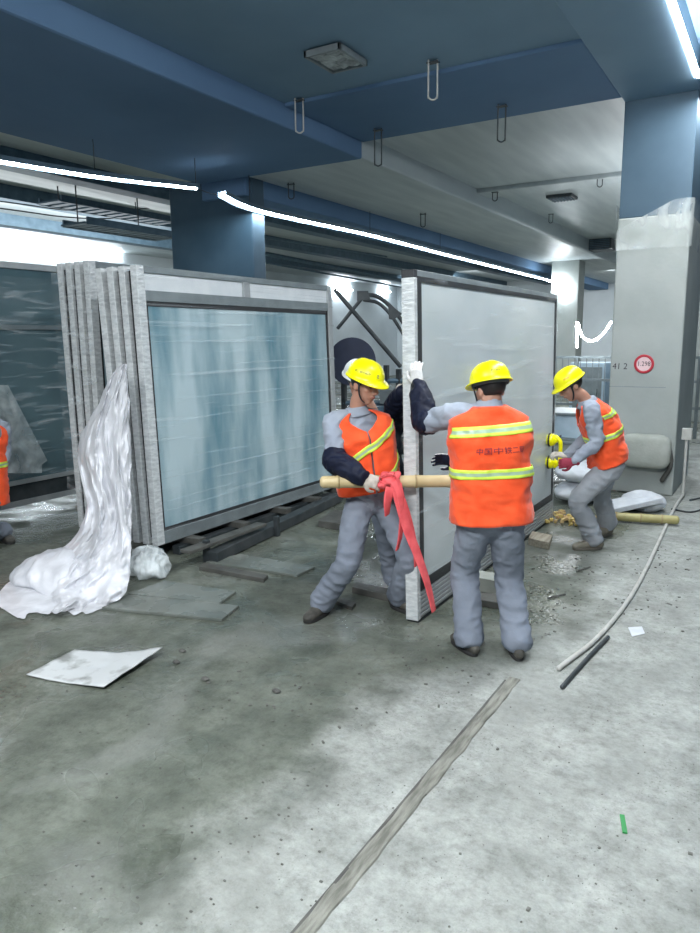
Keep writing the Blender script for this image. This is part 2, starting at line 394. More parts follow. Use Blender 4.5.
# concrete column on the right: bare concrete below, darker blue above the wrapping
cx0, cx1, cy0, cy1 = -1.85, -1.05, 9.34, 10.9
struct('column', MB().span((cx0, cy0, 0), (cx1, cy1, 3.3)), CONCRETE, bevel=.02)
struct('column_head', MB().span((cx0+.01, cy0+.01, 3.3), (cx1-.01, cy1-.01, 4.62)), DARKCOL, bevel=.01)
struct('column_left', MB().span((-9.1, 9.34, 0), (-7.35, 9.66, 4.5)), DARKCOL, bevel=.02)
struct('column_far', MB().span((-6.9, 24.6, 0), (-6.0, 25.4, 4.5)), CONCRETE, bevel=.02)
for i, yy in enumerate((18, 27)):
    struct('column_row_%s' % 'ab'[i], MB().span((cx0, yy, 0), (cx1, yy+1, 4.62)), CONCRETE, bevel=.02)
seam = MB().span((cx0-.002, cy0-.002, 1.308), (cx1-.15, cy0+.004, 1.315))
struct('trim_joint', seam, RAIL)

# ------------------------------------------------------------------ hooks and boxes on the ceiling
def zc_at(p):
    x, y = p[0], p[1]
    if -8.3 < x < -5.3: return 4.4 if y < 9.25 else (4.42 if x > -7.4 else 4.15)
    if -1.85 <= x <= -1.05: return 4.6
    if x <= -8.3: return 4.75
    if y < 7.4: return 4.66
    if y < 9.25: return 4.62
    if y < 13.6: return 4.72
    if y < 14.2: return 4.64
    return 4.8
def ceil_pt(x, y):
    best = None
    for z in (4.15, 4.4, 4.42, 4.6, 4.62, 4.64, 4.66, 4.72, 4.75, 4.8):
        p = onZ(x, y, z)
        if abs(zc_at(p)-z) < .03: return p
    return onZ(x, y, 4.7)
hooks = [(433,62,100,'long bare lifting hook hanging nearest to the camera, right of the ceiling box'),
         (299,100,133,'faint lifting hook hanging below and left of the ceiling box'),
         (378,130,166,'dark lifting hook hanging at the pale slab edge above the left worker'),
         (502,106,142,'dark lifting hook hanging above the middle worker'),
         (495,192,201,'short stub hook on the pale slab below the dark hook above the middle worker'),
         (600,178,187,'small hook on the slab close beside the concrete column head'),
         (423,214,227,'short double hook on the beam edge above the upright panel corner'),
         (551,214,223,'tiny hook on the far slab just below the dark ceiling grille'),
         (291,184,199,'short dark hook near the led strip and the dark column')]
for x, y0, y1, lab in hooks:
    p = ceil_pt(x, y0); D = np.dot(p, FH); q = at(x, y1, D); L = max(.1, p[2]-q[2]); w = .045
    t = root('ceiling_hook', lab, 'hook', p, 'lifting hooks under the ceiling'); ORG = p
    pts = [p-RH*w+V3(0,0,.02), p-RH*w-V3(0,0,L-w)]+[p+RH*w*math.sin(a)-V3(0,0,L-w+w*math.cos(a)) for a in np.linspace(-PI/2, PI/2, 7)[1:-1]]+[p+RH*w-V3(0,0,L-w), p+RH*w+V3(0,0,.02)]
    MB().tube(pts, .009, side=FH, ring=8, sub=2).build('rod', STEEL if y0 > 104 else PVC, t, smooth=True)
    MB().box(p-V3(0,0,.006), (.12, .06, .01)).build('anchor_plate', STEEL, t)
ORG = V3(0, 0, 0)
p = ceil_pt(336, 56)
t = root('ceiling_box', 'film covered recessed box in the slab at the top of the photo', 'ceiling box', p); ORG = p
b = MB()
for sx, sy, a, c in ((-.19,0,.03,.52),(.19,0,.03,.52),(0,-.245,.41,.03),(0,.245,.41,.03)): b.box(p+V3(sx, sy, -.025), (a, c, .06))
b.build('frame', RAIL, t, bevel=.004)
MB().box(p+V3(0,0,-.004), (.36,.47,.012)).build('back_plate', STEEL, t)
G = [[p+V3(-.17+.34*i/14, -.22+.44*j/14, -.035-.02*noise.noise(Vector((i*.6, j*.6, 3)))) for j in range(15)] for i in range(15)]
MB().grid(G).build('crumpled_film', PLASTIC_C, t, smooth=True)
p = ceil_pt(562, 196)
t = root('ceiling_grille', 'dark square grille fixed to the pale slab left of the column head', 'ceiling grille', p); ORG = p
MB().box(p+V3(0,0,-.03), (.52,.52,.06)).build('housing', STEEL, t, bevel=.01)
b = MB()
for k in range(7): b.box(p+V3(-.2+k*.066, 0, -.068), (.02,.46,.018))
b.build('slats', BLUESTEEL, t)
p = onZ(600, 240, 4.8); ORG = p
t = root('ceiling_fan_box', 'flat black box fixed under the far slab just left of the concrete column', 'box', p)
MB().box(p-V3(0,0,.16), (.8,.7,.32)).build('housing', STEEL, t, bevel=.01)
b = MB()
for k in range(6): b.box(p+V3(0,-.355,-.04-.05*k), (.7,.02,.02))
b.build('louvres', BLUESTEEL, t)
ORG = V3(0,0,0)

# ------------------------------------------------------------------ led strips
def led(name, label, pts, r, mt=LED, drops=(), group='led strips', chan=0):
    t = root(name, label, 'led strip', pts[0], group); global ORG; ORG = np.array(pts[0], float)
    MB().tube(pts, r, ring=8, sub=4 if len(pts) > 2 else 8).build('light_tube', mt, t, smooth=True)
    if chan:
        Q = spl(np.array([np.array(q, float) for q in pts]), 4); G = []
        for q in Q: G.append([q+V3(x, 0, z) for x, z in ((-chan, -.02), (-chan, .05), (chan, .05), (chan, -.005))])
        MB().grid(G).build('channel', BLUESTEEL, t, thick=.008)
    for q in drops:
        q = np.array(q, float); MB().tube([q+V3(0,0,.05), V3(q[0], q[1], zc_at(q)+.02)], .006, ring=6, sub=1).build('hanger', STEEL, t)
    ORG = V3(0,0,0); return t
a0, a1 = onX(-30, 156, -8.0), onX(196, 188, -7.2)
led('led_strip', 'bright led strip sloping over the left racks, ending at the dark column', [a0, (a0+a1)/2-V3(0,0,.03), a1], .022, drops=[(a0+a1)/2, a1], chan=.07)
b0, b1 = onX(222, 195, -7.2), onX(556, 282, -7.4)
bm_ = [onX(x, y, -7.2-.2*(x-222)/334) for x, y in ((222,195),(250,208),(300,220),(370,235),(440,253),(500,268),(556,282))]
led('led_strip', 'long led strip running back from the dark column to the far pale column', bm_, .024, drops=[bm_[1], bm_[3], bm_[4]], chan=.08)
MB().tube([a1, (a1+b0)/2-V3(0,0,.02), b0], .006, ring=6).build('lead_wire', STEEL, None)
tag(bpy.data.objects['lead_wire'], 'thin dark lead joining the two led strips at the dark column', 'wire')
c0, c1 = onX(-30, 241, -18.42), onX(120, 254, -18.42)
led('led_strip', 'led strip along the far left wall above the racks', [c0, c1], .035, LEDF)
led('led_strip', 'short stretch of led strip on the far wall behind the left worker', [onX(332,289,-18.35), onX(352,290.5,-18.35)], .03, LEDF)
led('led_strip', 'tiny bright spot of led strip on the far wall, left of the upright panel', [onX(381,291.5,-18.35), onX(390,292,-18.35)], .03, LEDF)
led('led_strip', 'led strip under the beam edge at the top right corner', [V3(-1.02, -1.5, 4.6), V3(-1.02, 3, 4.6), V3(-1.02, 8.9, 4.6)], .02, LEDN)
Yq = 24.5
led('led_strip', 'led strip bent down the face of the far pale column', [onY(549,281,Yq), onY(562,283,Yq), onY(565,286,Yq), onY(565,299,Yq)], .035)
led('led_strip', 'sagging loop of led strip between the far column and the concrete column', [onY(577,347,14.6), onY(577,322,14.6), onY(582,336,14.6), onY(592,341,14.6), onY(603,334,14.6), onY(611,322,14.6)], .02)

# cable trays hung on the far left
for (x0, y0, x1, y1, X, lab) in ((50,200,168,224,-11.4,'upper dark cable tray hanging under the pale slab on the left'),
                                 (75,222,168,240,-10.4,'lower dark cable tray hanging just above the left rack tops')):
    p, q = onX(x0, y0, X), onX(x1, y1, X); t = root('cable_tray', lab, 'cable tray', p, 'hanging cable trays'); ORG = p
    L = q[1]-p[1]; z = p[2]
    for sx in (-.3, .3): MB().span((X+sx-.02, p[1], z-.06), (X+sx+.02, p[1]+L, z+.06)).build('side_rail', BLUESTEEL, t)
    b = MB()
    for k in range(12): b.span((X-.3, p[1]+L*k/11.5-.05, z-.05), (X+.3, p[1]+L*k/11.5+.09, z-.02))
    b.build('rungs', BLUESTEEL, t)
    for k in (.15, .8):
        b = MB().tube([V3(X-.32, p[1]+L*k, z), V3(X-.32, p[1]+L*k, 4.76)], .012, ring=6, sub=1); b.build('hanger_rod', STEEL, t)
ORG = V3(0,0,0)
for y0, y1, lab in ((201, 210, 'upper of two thin cables sagging across the pale slab on the left'), (208, 217, 'lower of two thin cables sagging across the pale slab on the left')):
    P = [onX(x, y, -12.0) for x, y in ((-25, y0-3), (20, y0+3), (65, y1), (110, y1+1.5), (160, y1-3))]
    tag(MB().tube(P, .012, ring=6).build('hanging_cable', STEEL, None, smooth=True), lab, 'cable', 'cables under the left slab')
for (x0,y0,x1,y1,X,rr,lab) in ((262,253,415,283,-12.5,.06,'thick pipe along the dark soffit under the long led strip'),
                        (262,237,370,254,-11.5,.03,'thin pipe under the soffit just below the long led strip'),
                        (262,262,400,287,-13.5,.03,'thin pipe low on the soffit above the far wall lights')):
    p, q = onX(x0,y0,X), onX(x1,y1,X)
    tag(MB().tube([p-(q-p)*.2, q+(q-p)*.2], rr, ring=10, sub=2).build('ceiling_pipe', BLUESTEEL, None, smooth=True), lab, 'pipe', 'pipes under the soffit')
# column things
P0 = onY(644, 364, cy0)
t = root('round_sign', 'round red rimmed sign with a handwritten figure on the concrete column', 'sign', P0); ORG = P0
def disc(r0, r1, y, n=40):
    b = MB(); A = [[P0+V3(r*math.cos(2*PI*k/n), y, r*math.sin(2*PI*k/n)) for k in range(n)] for r in (r0, r1)]
    return b.grid(A, wrap=True)
b = MB(); n = 40
for y0_, y1_, r0, r1 in ((-.012, 0, .108, .113),):
    b.grid([[P0+V3(r*math.cos(2*PI*k/n), y, r*math.sin(2*PI*k/n)) for k in range(n)] for r, y in ((.084,-.008),(.088,-.013),(.108,-.013),(.114,-.006),(.114,.0))], wrap=True)
b.build('rim', SIGNRED, t, smooth=True)
b = MB(); b.add([P0+V3(.09*math.cos(2*PI*k/n), -.008, .09*math.sin(2*PI*k/n)) for k in range(n)], [tuple(range(n))]); b.build('face', SIGNPINK, t)
lettering('1.298', .075, lambda x, y: P0+V3(x*.92, -.0105, y*1.05), DARKMARK, t, 'figures')
ORG = V3(0,0,0)
P1 = onY(620, 366.5, cy0)
o = lettering('41 2', .105, lambda x, y: P1+V3(x*.95+.25*y*.2, -.004, y), DARKMARK, None, 'handwritten_mark')
tag(o, 'small handwritten marking at the left edge of the concrete column', 'handwriting')
# polythene collar around the column
G = []
for i in range(15):
    row = []
    for k in range(65):
        s_ = k/64*(2*(cx1-cx0)+2*(cy1-cy0)); w, d = cx1-cx0, cy1-cy0
        if s_ < w: q = V3(cx0+s_, cy0, 0); nn = V3(0,-1,0)
        elif s_ < w+d: q = V3(cx1, cy0+s_-w, 0); nn = V3(1,0,0)
        elif s_ < 2*w+d: q = V3(cx1-(s_-w-d), cy1, 0); nn = V3(0,1,0)
        else: q = V3(cx0, cy1-(s_-2*w-d), 0); nn = V3(-1,0,0)
        f = i/14; sag = -.23*max(0, 1-abs(s_-0)/.55) if s_ < w else 0
        top = 3.46+(.0 if s_ > .62 else -.30*(1-s_/.62)); bot = 2.93
        z = bot+(top-bot)*f
        rr = .012+.018*abs(noise.noise(Vector((s_*6+z*4, z*3, 1))))+.028*f*abs(noise.noise(Vector(((s_-.62)/(.12+1-f)*1.6, z, 5))))
        row.append(q+nn*rr+V3(0,0,z))
    G.append(row)
o = MB().grid(G, wrap=False).build('polythene_wrap', film('collar_film', (.78,.83,.81), .10, streak=(1,1,.6), scale=5, rough=.2, bump=.5, extra=.4), None, smooth=True)
tag(o, 'crumpled clear plastic sheet tied round the concrete column near its top', 'plastic sheet')
# small block fixed to the column
P = onY(645, 451, cy0-.12); ORG = P
t = root('foam_block', 'pale rounded slab propped against the concrete column behind the crouching worker', 'slab', P)
b = MB().ell(P, (.30,.11,.215), n=24)
v = []
for q in b.v:
    d = np.array(q)-P; d = np.array([.29*math.copysign(min(1,abs(d[0]/.29)**.45),d[0]), .11*math.copysign(abs(d[1]/.11)**.6,d[1]), .2*math.copysign(min(1,abs(d[2]/.2)**.45),d[2])]); v.append(tuple(P+d))
b.v = v; b.build('slab', STYRO, t, smooth=True, wrinkle=(.012,(5,5,5)))
MB().tube([P+V3(.25,.02,.1), P+V3(.29,.06,-.15), P+V3(.20,.08,-.36)], (.028), ring=10).build('torn_edge', DARKWOOD, t, smooth=True)
ORG = V3(0,0,0)
# conduit over the floor and up the column corner
cp = [onZ(559,668,.016), onZ(602,633,.016), onZ(640,581,.016), onZ(673,511,.016), onZ(683,495,.03)]
P = cp[-1]; top = at(687, 434, np.dot(P, FH))
t = root('conduit', 'pale plastic conduit lying on the floor and rising beside the column corner', 'conduit', cp[0]); ORG = cp[0]
MB().tube(cp, .0155, ring=10).build('floor_pipe', PVC, t, smooth=True)
MB().tube([P, P+(top-P)*.03, top], .018, ring=10).build('riser_pipe', PVC, t, smooth=True)
MB().box(top, (.11,.06,.14)).build('junction_box', PVC, t, bevel=.008)
ORG = V3(0,0,0)
rb = [onZ(562,687,.014), onZ(585,661,.014), onZ(608,637,.014)]
tag(MB().tube(rb, .0125, ring=8).build('steel_rod', STEEL, None, smooth=True), 'short dark steel rod on the floor beside the near end of the conduit', 'rod')
for pts, lab in (([(640,575),(668,562),(700,566)], None), ([(690,500),(705,497)], 'short dark cable end on the pale floor right of the column foot'), ([(672,509),(690,512),(704,509)], 'short dark cable end on the floor in front of the column foot')):
    if lab: tag(MB().tube([onZ(x, y, .012) for x, y in pts], .010, ring=6).build('cable_end', STEEL, None, smooth=True), lab, 'cable')

def beam(name, a, b_, w, h, mt, label, cat, group=None, bev=.006):
    a, b_ = np.array(a, float), np.array(b_, float); d = nrm(b_-a); sd = nrm(np.cross(d, (0,0,1))); up = np.cross(sd, d)
    R = np.array([sd, d, up]).T; o = MB().box((a+b_)/2, (w, np.linalg.norm(b_-a), h), R).build(name, mt, None, bevel=bev)
    return tag(o, label, cat, group)
# ------------------------------------------------------------------ glass panels
ORG = V3(0,0,0)
def rack_panel(L, Hh, label, loc, lean, T=.072, front=True):
    t = root('glass_panel', label, 'glass panel', loc, 'stacked framed glass panels', (0, -lean, 0))
    b = MB(); b.span((-T,0,0),(0,.085,Hh)); b.build('end_post', ALU_W, t, bevel=.004)
    b = MB().span((-T,L-.085,0),(0,L,Hh)); b.build('end_post', ALU, t, bevel=.004)
    MB().span((-T,.085,Hh-.055),(-.004,L-.085,Hh)).build('top_rail', RAIL, t, bevel=.003)
    MB().span((-T,.085,Hh-.29),(-.002,L-.085,Hh-.20)).build('head_rail', RAIL, t, bevel=.003)
    MB().span((-T+.02,.085,Hh-.20),(-.022,L-.085,Hh-.055)).build('header_board', HEADER, t)
    MB().span((-T,L*.46,Hh-.2),(0,L*.46+.1,Hh-.055)).build('divider', ALU, t, bevel=.003)
    MB().span((-T,.085,0),(-.002,L-.085,.11)).build('bottom_rail', RAIL, t, bevel=.003)
    b = MB(); y0, y1, z0, z1 = .085, L-.085, .11, Hh-.29
    for a, c in (((-.05,y0,z0),(-.016,y0+.03,z1)),((-.05,y1-.035,z0),(-.016,y1,z1)),((-.05,y0,z0),(-.016,y1,z0+.03)),((-.05,y0,z1-.04),(-.016,y1,z1))): b.span(a, c)
    b.build('gasket', BLACK, t)
    MB().span((-.055,y0+.02,z0+.02),(-.024,y1-.02,z1-.02)).build('glass', GLASS, t)
    return t
LA, HA = 3.02, 2.40
labsA = ['front framed glass panel of the wrapped rack left of the workers, its glass facing us',
         'second framed panel from the front in the wrapped rack, end post only in view',
         'third framed panel from the front in the wrapped rack, end post only in view',
         'rearmost framed panel of the wrapped rack whose film hangs loose']
fr = rack_panel(LA, HA, labsA[0], (-4.60, 4.37, .14), .03)
gA = [fr]
for k in range(1, 4):
    c = copy_tree(fr); c.location = (-4.60-.112*k, 4.37-.006*k, .14); c.rotation_euler = (0, -.03-.010*k, 0); c['label'] = labsA[k]; gA.append(c)
# film round the front of the rack
def wob(a, s): return .012*noise.noise(Vector((a*s, s, 2.2)))
G = []
for i in range(60):
    z = .0+HA*1.0*i/59; row = []
    for (x, y) in [(-.05, -.012), (.0, -.014), (.012, .02), (.014, .5), (.014, 1.2), (.014, 2.0), (.014, LA-.04), (.005, LA+.014), (-.06, LA+.014)]:
        row.append(V3(x+abs(wob(z*30+y, 1.3))*.6, y+wob(z*22, 2.7)*.5, z))
    G.append(row)
MB().grid(G).build('stretch_film', FILM, fr, smooth=True)
# dark strips standing in for the shade in the gaps between end posts
for k in range(3):
    tag(beam('packing_strip', (-4.60-.112*k-.092, 4.42, .2), (-4.60-.112*k-.092-.078-.022*k, 4.42, 2.5), .05, .034, GAP, 'x', 'y', None, 0),
        ['dark packing strip between the first and second end posts of the wrapped rack', 'dark packing strip between the second and third end posts of the wrapped rack', 'dark packing strip between the third and last end posts of the wrapped rack'][k], 'packing strip', 'packing strips of the wrapped rack')
labsB = ['front panel of the upright stack standing behind the wrapped rack', 'second panel from the front in the stack behind the wrapped rack',
         'third panel from the front in the stack behind the wrapped rack', 'rearmost panel of the stack behind the wrapped rack, at its left edge']
for k in range(4):
    c = copy_tree(gA[1]); c.location = (-5.60-.125*k, 4.66+.008*k, .06); c.scale = (1, 1, 1.083); c.rotation_euler = (0, -.004*k, 0); c['label'] = labsB[k]
    c['group'] = 'framed glass panels of the rear stack'
    if k < 3: tag(MB().span((-5.60-.125*k-.123-.012*k, 4.70, .1), (-5.60-.125*k-.073-.012*k, 4.74, 2.6)).build('packing_strip', GAP, None), ['dark packing strip behind the front post of the rear stack', 'dark packing strip midway in the rear stack', 'dark packing strip before the last post of the rear stack'][k], 'packing strip', 'packing strips of the rear stack')  # dark strips paint the shade in the gaps between these posts
G = []
for i in range(40):
    z = .1+2.5*i/39
    G.append([V3(-6.10+.55*j/10+wob(z*20+j, 2), 4.63+wob(z*25, 3+j*.3), z) for j in range(11)])
tag(MB().grid(G).build('stretch_film', FILM_L, None, smooth=True), 'clear stretch film wound over the post ends of the rear stack', 'plastic film')
# black framed door leaf between the racks
t = root('door_leaf', 'black edged glass door leaf between the two racks', 'door', (-5.36, 4.9, .1), None, (0, -.03, 0))
b = MB(); 
for a, c in (((-.06,0,0),(0,.08,2.42)),((-.06,2.6,0),(0,2.68,2.42)),((-.06,.08,2.30),(0,2.6,2.42)),((-.06,.08,0),(0,2.6,.12))): b.span(a, c)
b.build('frame', BLACK, t, bevel=.004); MB().span((-.045,.08,.12),(-.02,2.6,2.30)).build('glass', GLASS_D, t)
# far left big panels
def big_panel(label, loc, L, Hh):
    t = root('tall_glass_screen', label, 'glass screen', loc, 'tall dark glass screens on the left', (0, -.02, 0))
    b = MB()
    for a, c in (((-.09,0,Hh-.07),(0,L,Hh)),((-.09,0,0),(0,L,.06)),((-.09,0,.24),(.005,L,.29))): MB().span(a, c).build('rail', ALU, t, bevel=.004)
    MB().span((-.09,0,Hh-.72),(.004,L,Hh-.67)).build('transom', RAIL, t, bevel=.003)
    for y in (0, L-.08): MB().span((-.09,y,0),(.002,y+.08,Hh)).build('post', ALU, t, bevel=.004)
    MB().span((-.05,.08,.29),(-.03,L-.08,Hh-.72)).build('lower_glass', GLASS_D, t)
    MB().span((-.05,.08,Hh-.67),(-.03,L-.08,Hh-.07)).build('upper_glass', GLASS_D, t)
    MB().span((-.07,.08,.06),(-.03,L-.08,.24)).build('kick_plate', STEEL, t)
    return t
tL = big_panel('tall dark glass screen at the left edge behind the standing stack', (-7.2, 3.2, .12), 4.1, 2.66)
G = [[V3(.012+abs(wob(i*.3+j, 1.1)), .1+3.8*j/20, .3+2.2*i/40) for j in range(21)] for i in range(41)]
MB().grid(G).build('stretch_film', FILM_L, tL, smooth=True)
# loose pale sheet showing in front of that glass
G = []
for i in range(22):
    f = i/21; y = 385+f*88; l = -30; r_ = 8+40*min(1, f*1.15)-(6 if f > .9 else 0)
    G.append([onX(l+(r_-l)*j/24, y, -7.1+.05*noise.noise(Vector((j*.35, i*.3, 0)))) for j in range(25)])
tag(MB().grid(G).build('plastic_sheet', film('pale_sheet_film', (.62,.68,.68), .35, scale=5, rough=.25, extra=.35), None, smooth=True), 'loose pale plastic sheet draped against the tall glass screen at the left edge', 'plastic sheet')

# the panel being carried
PL, PH = 3.33, 2.32
t = root('carried_panel', 'large milky film wrapped glass panel held upright by the workers', 'glass panel', (-2.0, 4.2, .02), None, (0, -.018, 0))
carried = t
MB().span((-.09,0,0),(0,.05,PH-.05)).build('end_profile', ALU_W, t, bevel=.004)
MB().span((-.09,PL-.05,0),(0,PL,PH)).build('end_profile', ALU, t, bevel=.004)
MB().span((-.09,.0,PH-.05),(0,.05,PH)).build('end_cap', BLACK, t, bevel=.004)
MB().span((-.09,.05,PH-.045),(-.004,PL-.05,PH)).build('top_rail', RAIL, t, bevel=.004)
b = MB()
for a, c in (((-.05,.045,.21),(.004,.10,PH-.045)),((-.05,PL-.09,.21),(.004,PL-.04,PH-.045)),((-.05,.05,.20),(.004,PL-.05,.27)),((-.05,.05,PH-.075),(.004,PL-.05,PH-.04))): b.span(a, c)
b.build('black_border', BLACK, t)
MB().span((-.045,.09,.26),(-.002,PL-.08,PH-.07)).build('glass', GLASS_M, t)
b = MB(); b.span((-.085,.05,0),(-.006,PL-.05,.20))
for k in range(6): b.span((-.01,.05,.018+k*.031),(.003,PL-.05,.036+k*.031))
b.build('ribbed_kick_plate', ALU, t, bevel=.002)
b = MB(); b.span((-.088,.02,-.018),(-.002,PL-.02,0)); b.build('base_seal', BLACK, t)
G = []
for i in range(70):
    z = .02+(PH-.03)*i/69
    G.append([V3(x+abs(wob(z*24+y*2, 1.7))*.5, y+wob(z*17, 4.1)*.5, z) for x, y in [(-.095,.02),(-.09,-.012),(-.02,-.012),(.012,-.01),(.014,.3),(.014,.9),(.014,1.6),(.014,2.4),(.014,PL+.01)]])
MB().grid(G).build('stretch_film', FILM_D, t, smooth=True)

# suction lifter on the far end of that panel
P = onX(550, 451, -1.985); n_ = V3(1,0,0)
t = root('suction_lifter', 'yellow two cup suction lifter gripping the far end of the carried panel', 'suction lifter', P); ORG = P
for s_, nm in ((.115, 'cup'), (-.115, 'cup')):
    c = P+V3(0,0,s_)
    MB().tube([c+V3(.0,0,0), c+V3(.02,0,0), c+V3(.045,0,0), c+V3(.06,0,0)], [.062,.064,.05,.028], ring=20, sub=2).build('suction_cup', YEL, t, smooth=True)
    MB().tube([c-V3(.012,0,0), c+V3(.004,0,0)], [.07,.067], ring=20, sub=1, cap=False).build('rubber_pad', BLACK, t, smooth=True)
MB().tube([P+V3(.05,0,.15), P+V3(.10,0,.10), P+V3(.105,0,0), P+V3(.10,0,-.10), P+V3(.05,0,-.15)], [.024,.022,.02,.022,.024], ring=12).build('handle', YEL, t, smooth=True)
for s_ in (.12, -.12): MB().tube([P+V3(.06,.01,s_), P+V3(.09,.05,s_*1.3)], .01, ring=8, sub=1).build('lever', BLACK, t, smooth=True)
ORG = V3(0,0,0)

# ------------------------------------------------------------------ skids, plates and boards on the floor
for k, (xx, lab) in enumerate(((-4.62, 'nearer long steel skid rail under the wrapped glass rack'), (-5.0, 'further long steel skid rail under the wrapped glass rack'))):
    beam('skid_rail', (xx, 4.6, .04), (xx, 7.6, .04), .09, .08, STEEL, lab, 'rail', 'skid rails')
sk = [(4.75,'first cross block from the left under the wrapped rack'),(5.4,'second cross block from the left under the wrapped rack'),(6.1,'third cross block from the left under the wrapped rack'),(6.7,'fourth cross block from the left under the wrapped rack'),(7.3,'last cross block under the right end of the wrapped rack')]
for y, lab in sk: beam('cross_block', (-5.1, y, .108), (-4.45, y+.02, .108), .1, .058, DARKWOOD, lab, 'timber', 'cross blocks under the rack')
beam('long_beam', onZ(212, 557, .06), onZ(338, 497, .06), .12, .1, STEEL, 'dark steel channel lying in front of the wrapped rack', 'beam')
for x, y, lab in ((207, 562, 'left stub post standing on the dark channel end before the rack'), (277, 536, 'middle stub post by the dark channel before the rack')):
    p = onZ(x, y, 0); beam('stub_post', p, p+V3(0,0.001,.2), .05, .05, STEEL, lab, 'post', 'stub posts')
beam('skid_board', onZ(185, 552, .16), onZ(262, 524, .16), .12, .03, DARKWOOD, 'dark board lying over the left end of the channel under the rack', 'board')
G0 = lambda pts: [onZ(x, y, .0) for x, y in pts]
def plate(pts, h, mt, label, name='floor_plate', cat='plate', group='flat plates on the damp floor', lift=0):
    P = [onZ(x, y, .0) for x, y in pts]; P = [p+V3(0,0,h+lift) for p in P]
    return tag(MB().prism(P, h).build(name, mt, None, bevel=.004), label, cat, group)
plate([(102,610),(222,622),(239,608),(128,597)], .022, PLATE, 'grey flat plate nearest to us on the wet floor, right of the heaped plastic')
plate([(128,596),(219,606),(236,594),(165,583)], .022, PLATE, 'grey flat plate just behind the nearest one, right of the heaped plastic')
plate([(206,564),(297,577.5),(315,569),(240,556)], .022, PLATE, 'grey flat plate below the dark channel in front of the rack')
plate([(199,570),(264,583),(268,579),(205,566)], .035, DARKWOOD, 'narrow dark plank lying left of the plate before the rack', 'plank', 'plank', None)
plate([(318,527),(345,531),(362,521),(335,516)], .07, DARKWOOD, 'dark block on the floor behind the left worker at the rack end', 'block', 'block', None)
plate([(334,604),(352,611),(356,606),(340,601)], .03, DARKWOOD, 'small dark plank by the left worker trailing foot', 'plank', 'plank', None)
plate([(352,593),(405,606),(410,599),(356,588)], .05, DARKWOOD, 'dark timber on the wet ground between the feet of the left worker', 'timber', 'timber', None)
# timber and block under the carried panel
plate([(470,605),(503,610),(506,601),(474,598)], .05, DARKWOOD, 'dark timber bearer under the carried panel, behind the middle worker legs', 'timber', 'timber', None)
plate([(472,590),(502,596),(505,588),(476,583)], .11, STYRO, 'pale block showing between the legs of the middle worker', 'block', 'block', None)
plate([(528,545),(549,550),(552,542),(532,538)], .07, TIMBER, 'small raw timber block at the lower right corner of the carried panel', 'block', 'block', None)
# timber joint strip in the screed
n = 60; G = []
for i in range(n):
    y = .25+3.5*i/(n-1); w1 = .012*noise.noise(Vector((y*5, 0, 1))); w2 = .012*noise.noise(Vector((y*7, 3, 1))); h = .007+.005*noise.noise(Vector((y*9, 1, 4)))
    xc = -1.19+.01*(y-2)
    G.append([V3(xc-.034+w1, y, 0), V3(xc-.032+w1, y, h), V3(xc-.005, y, h+.004*noise.noise(Vector((y*14, 6, 0)))), V3(xc+.026+w2, y, h*.9), V3(xc+.03+w2, y, 0)])
tag(MB().grid(G).build('joint_batten', mat('grey_timber', (.26,.262,.225), (.13,.13,.11), rough=.85, scale=7, stretch=(7,1,7), bump=.5), None), 'splintered timber batten set along the floor joint in the foreground', 'batten')
beam('joint_gap', (-1.238, .3, .003), (-1.212, 3.7, .003), .013, .006, DARKWOOD, 'dark strip beside the timber batten in the foreground', 'strip', None, 0)
# curled white board on the floor
nx, ny = 24, 18; A, B_, C_, D_ = [onZ(x, y, 0) for x, y in ((27,677),(75,652),(163,656),(104,691))]; G = []
for i in range(nx):
    u = i/(nx-1); row = []
    for j in range(ny):
        v = j/(ny-1); p = (A*(1-v)+B_*v)*(1-u)+(D_*(1-v)+C_*v)*u
        row.append(p+V3(0, 0, .008+.075*max(0, u-.45)**1.4*(.5+v)+.03*max(0, .25-u)+.006*noise.noise(Vector((u*5, v*5, 1)))))
    G.append(row)
tag(MB().grid(G).build('white_board', WHITEPAPER, None, smooth=True, thick=.006), 'muddy white sheet of board with curled edges on the bare floor at left', 'board')

# ------------------------------------------------------------------ loose plastic
rows = [(364,121,127,4.16),(380,110,128,4.15),(405,96,130,4.12),(430,84,130,4.10),(455,78,131,4.06),(480,81,131,4.02),(505,87,131,3.98),(528,80,131,3.93),(548,62,131,3.86),(566,34,130,3.76),(582,10,128,3.66),(598,-4,122,3.55),(610,0,106,3.46),(618,12,88,3.38)]
RW = spl(np.array(rows, float), 8); G = []
def rid(x, y, z): return 1-2*abs(noise.noise(Vector((x, y, z))))
for i, (y, l, r_, Y) in enumerate(RW):
    row = []; v = i/len(RW)
    for j in range(110):
        f = j/109; x = l+(r_-l)*f+2.5*noise.noise(Vector((i*.09, j*.05, 9)))+1.2*noise.noise(Vector((i*.3, j*.2, 4)))
        sk = f*3.2-v*3.5
        fold = .10*noise.noise(Vector((sk, v*2.0, 1)))+.055*rid(sk*1.6, v*3.2, 7)+.03*rid(f*6+v*5, v*9, 3)+.012*noise.noise(Vector((f*22, v*30, 3)))
        bulge = (.12+.16*max(0, v-.5))*math.sin(PI*f)**.7
        yy = y-max(0, v-.7)/.3*(7+9*noise.noise(Vector((f*4.2, 2.5, 8)))+5*noise.noise(Vector((f*11, .5, 8))))
        p = onY(x, yy, Y-bulge-fold*(.8+.6*v))
        if p[2] < .02: p = onZ(x, yy, .012+.015*abs(fold))
        row.append(p)
    G.append(row)
tag(MB().grid(G).build('hanging_polythene', PLASTIC, None, smooth=True), 'big white crumpled plastic sheet hanging off the wrapped rack onto the floor', 'plastic sheet')
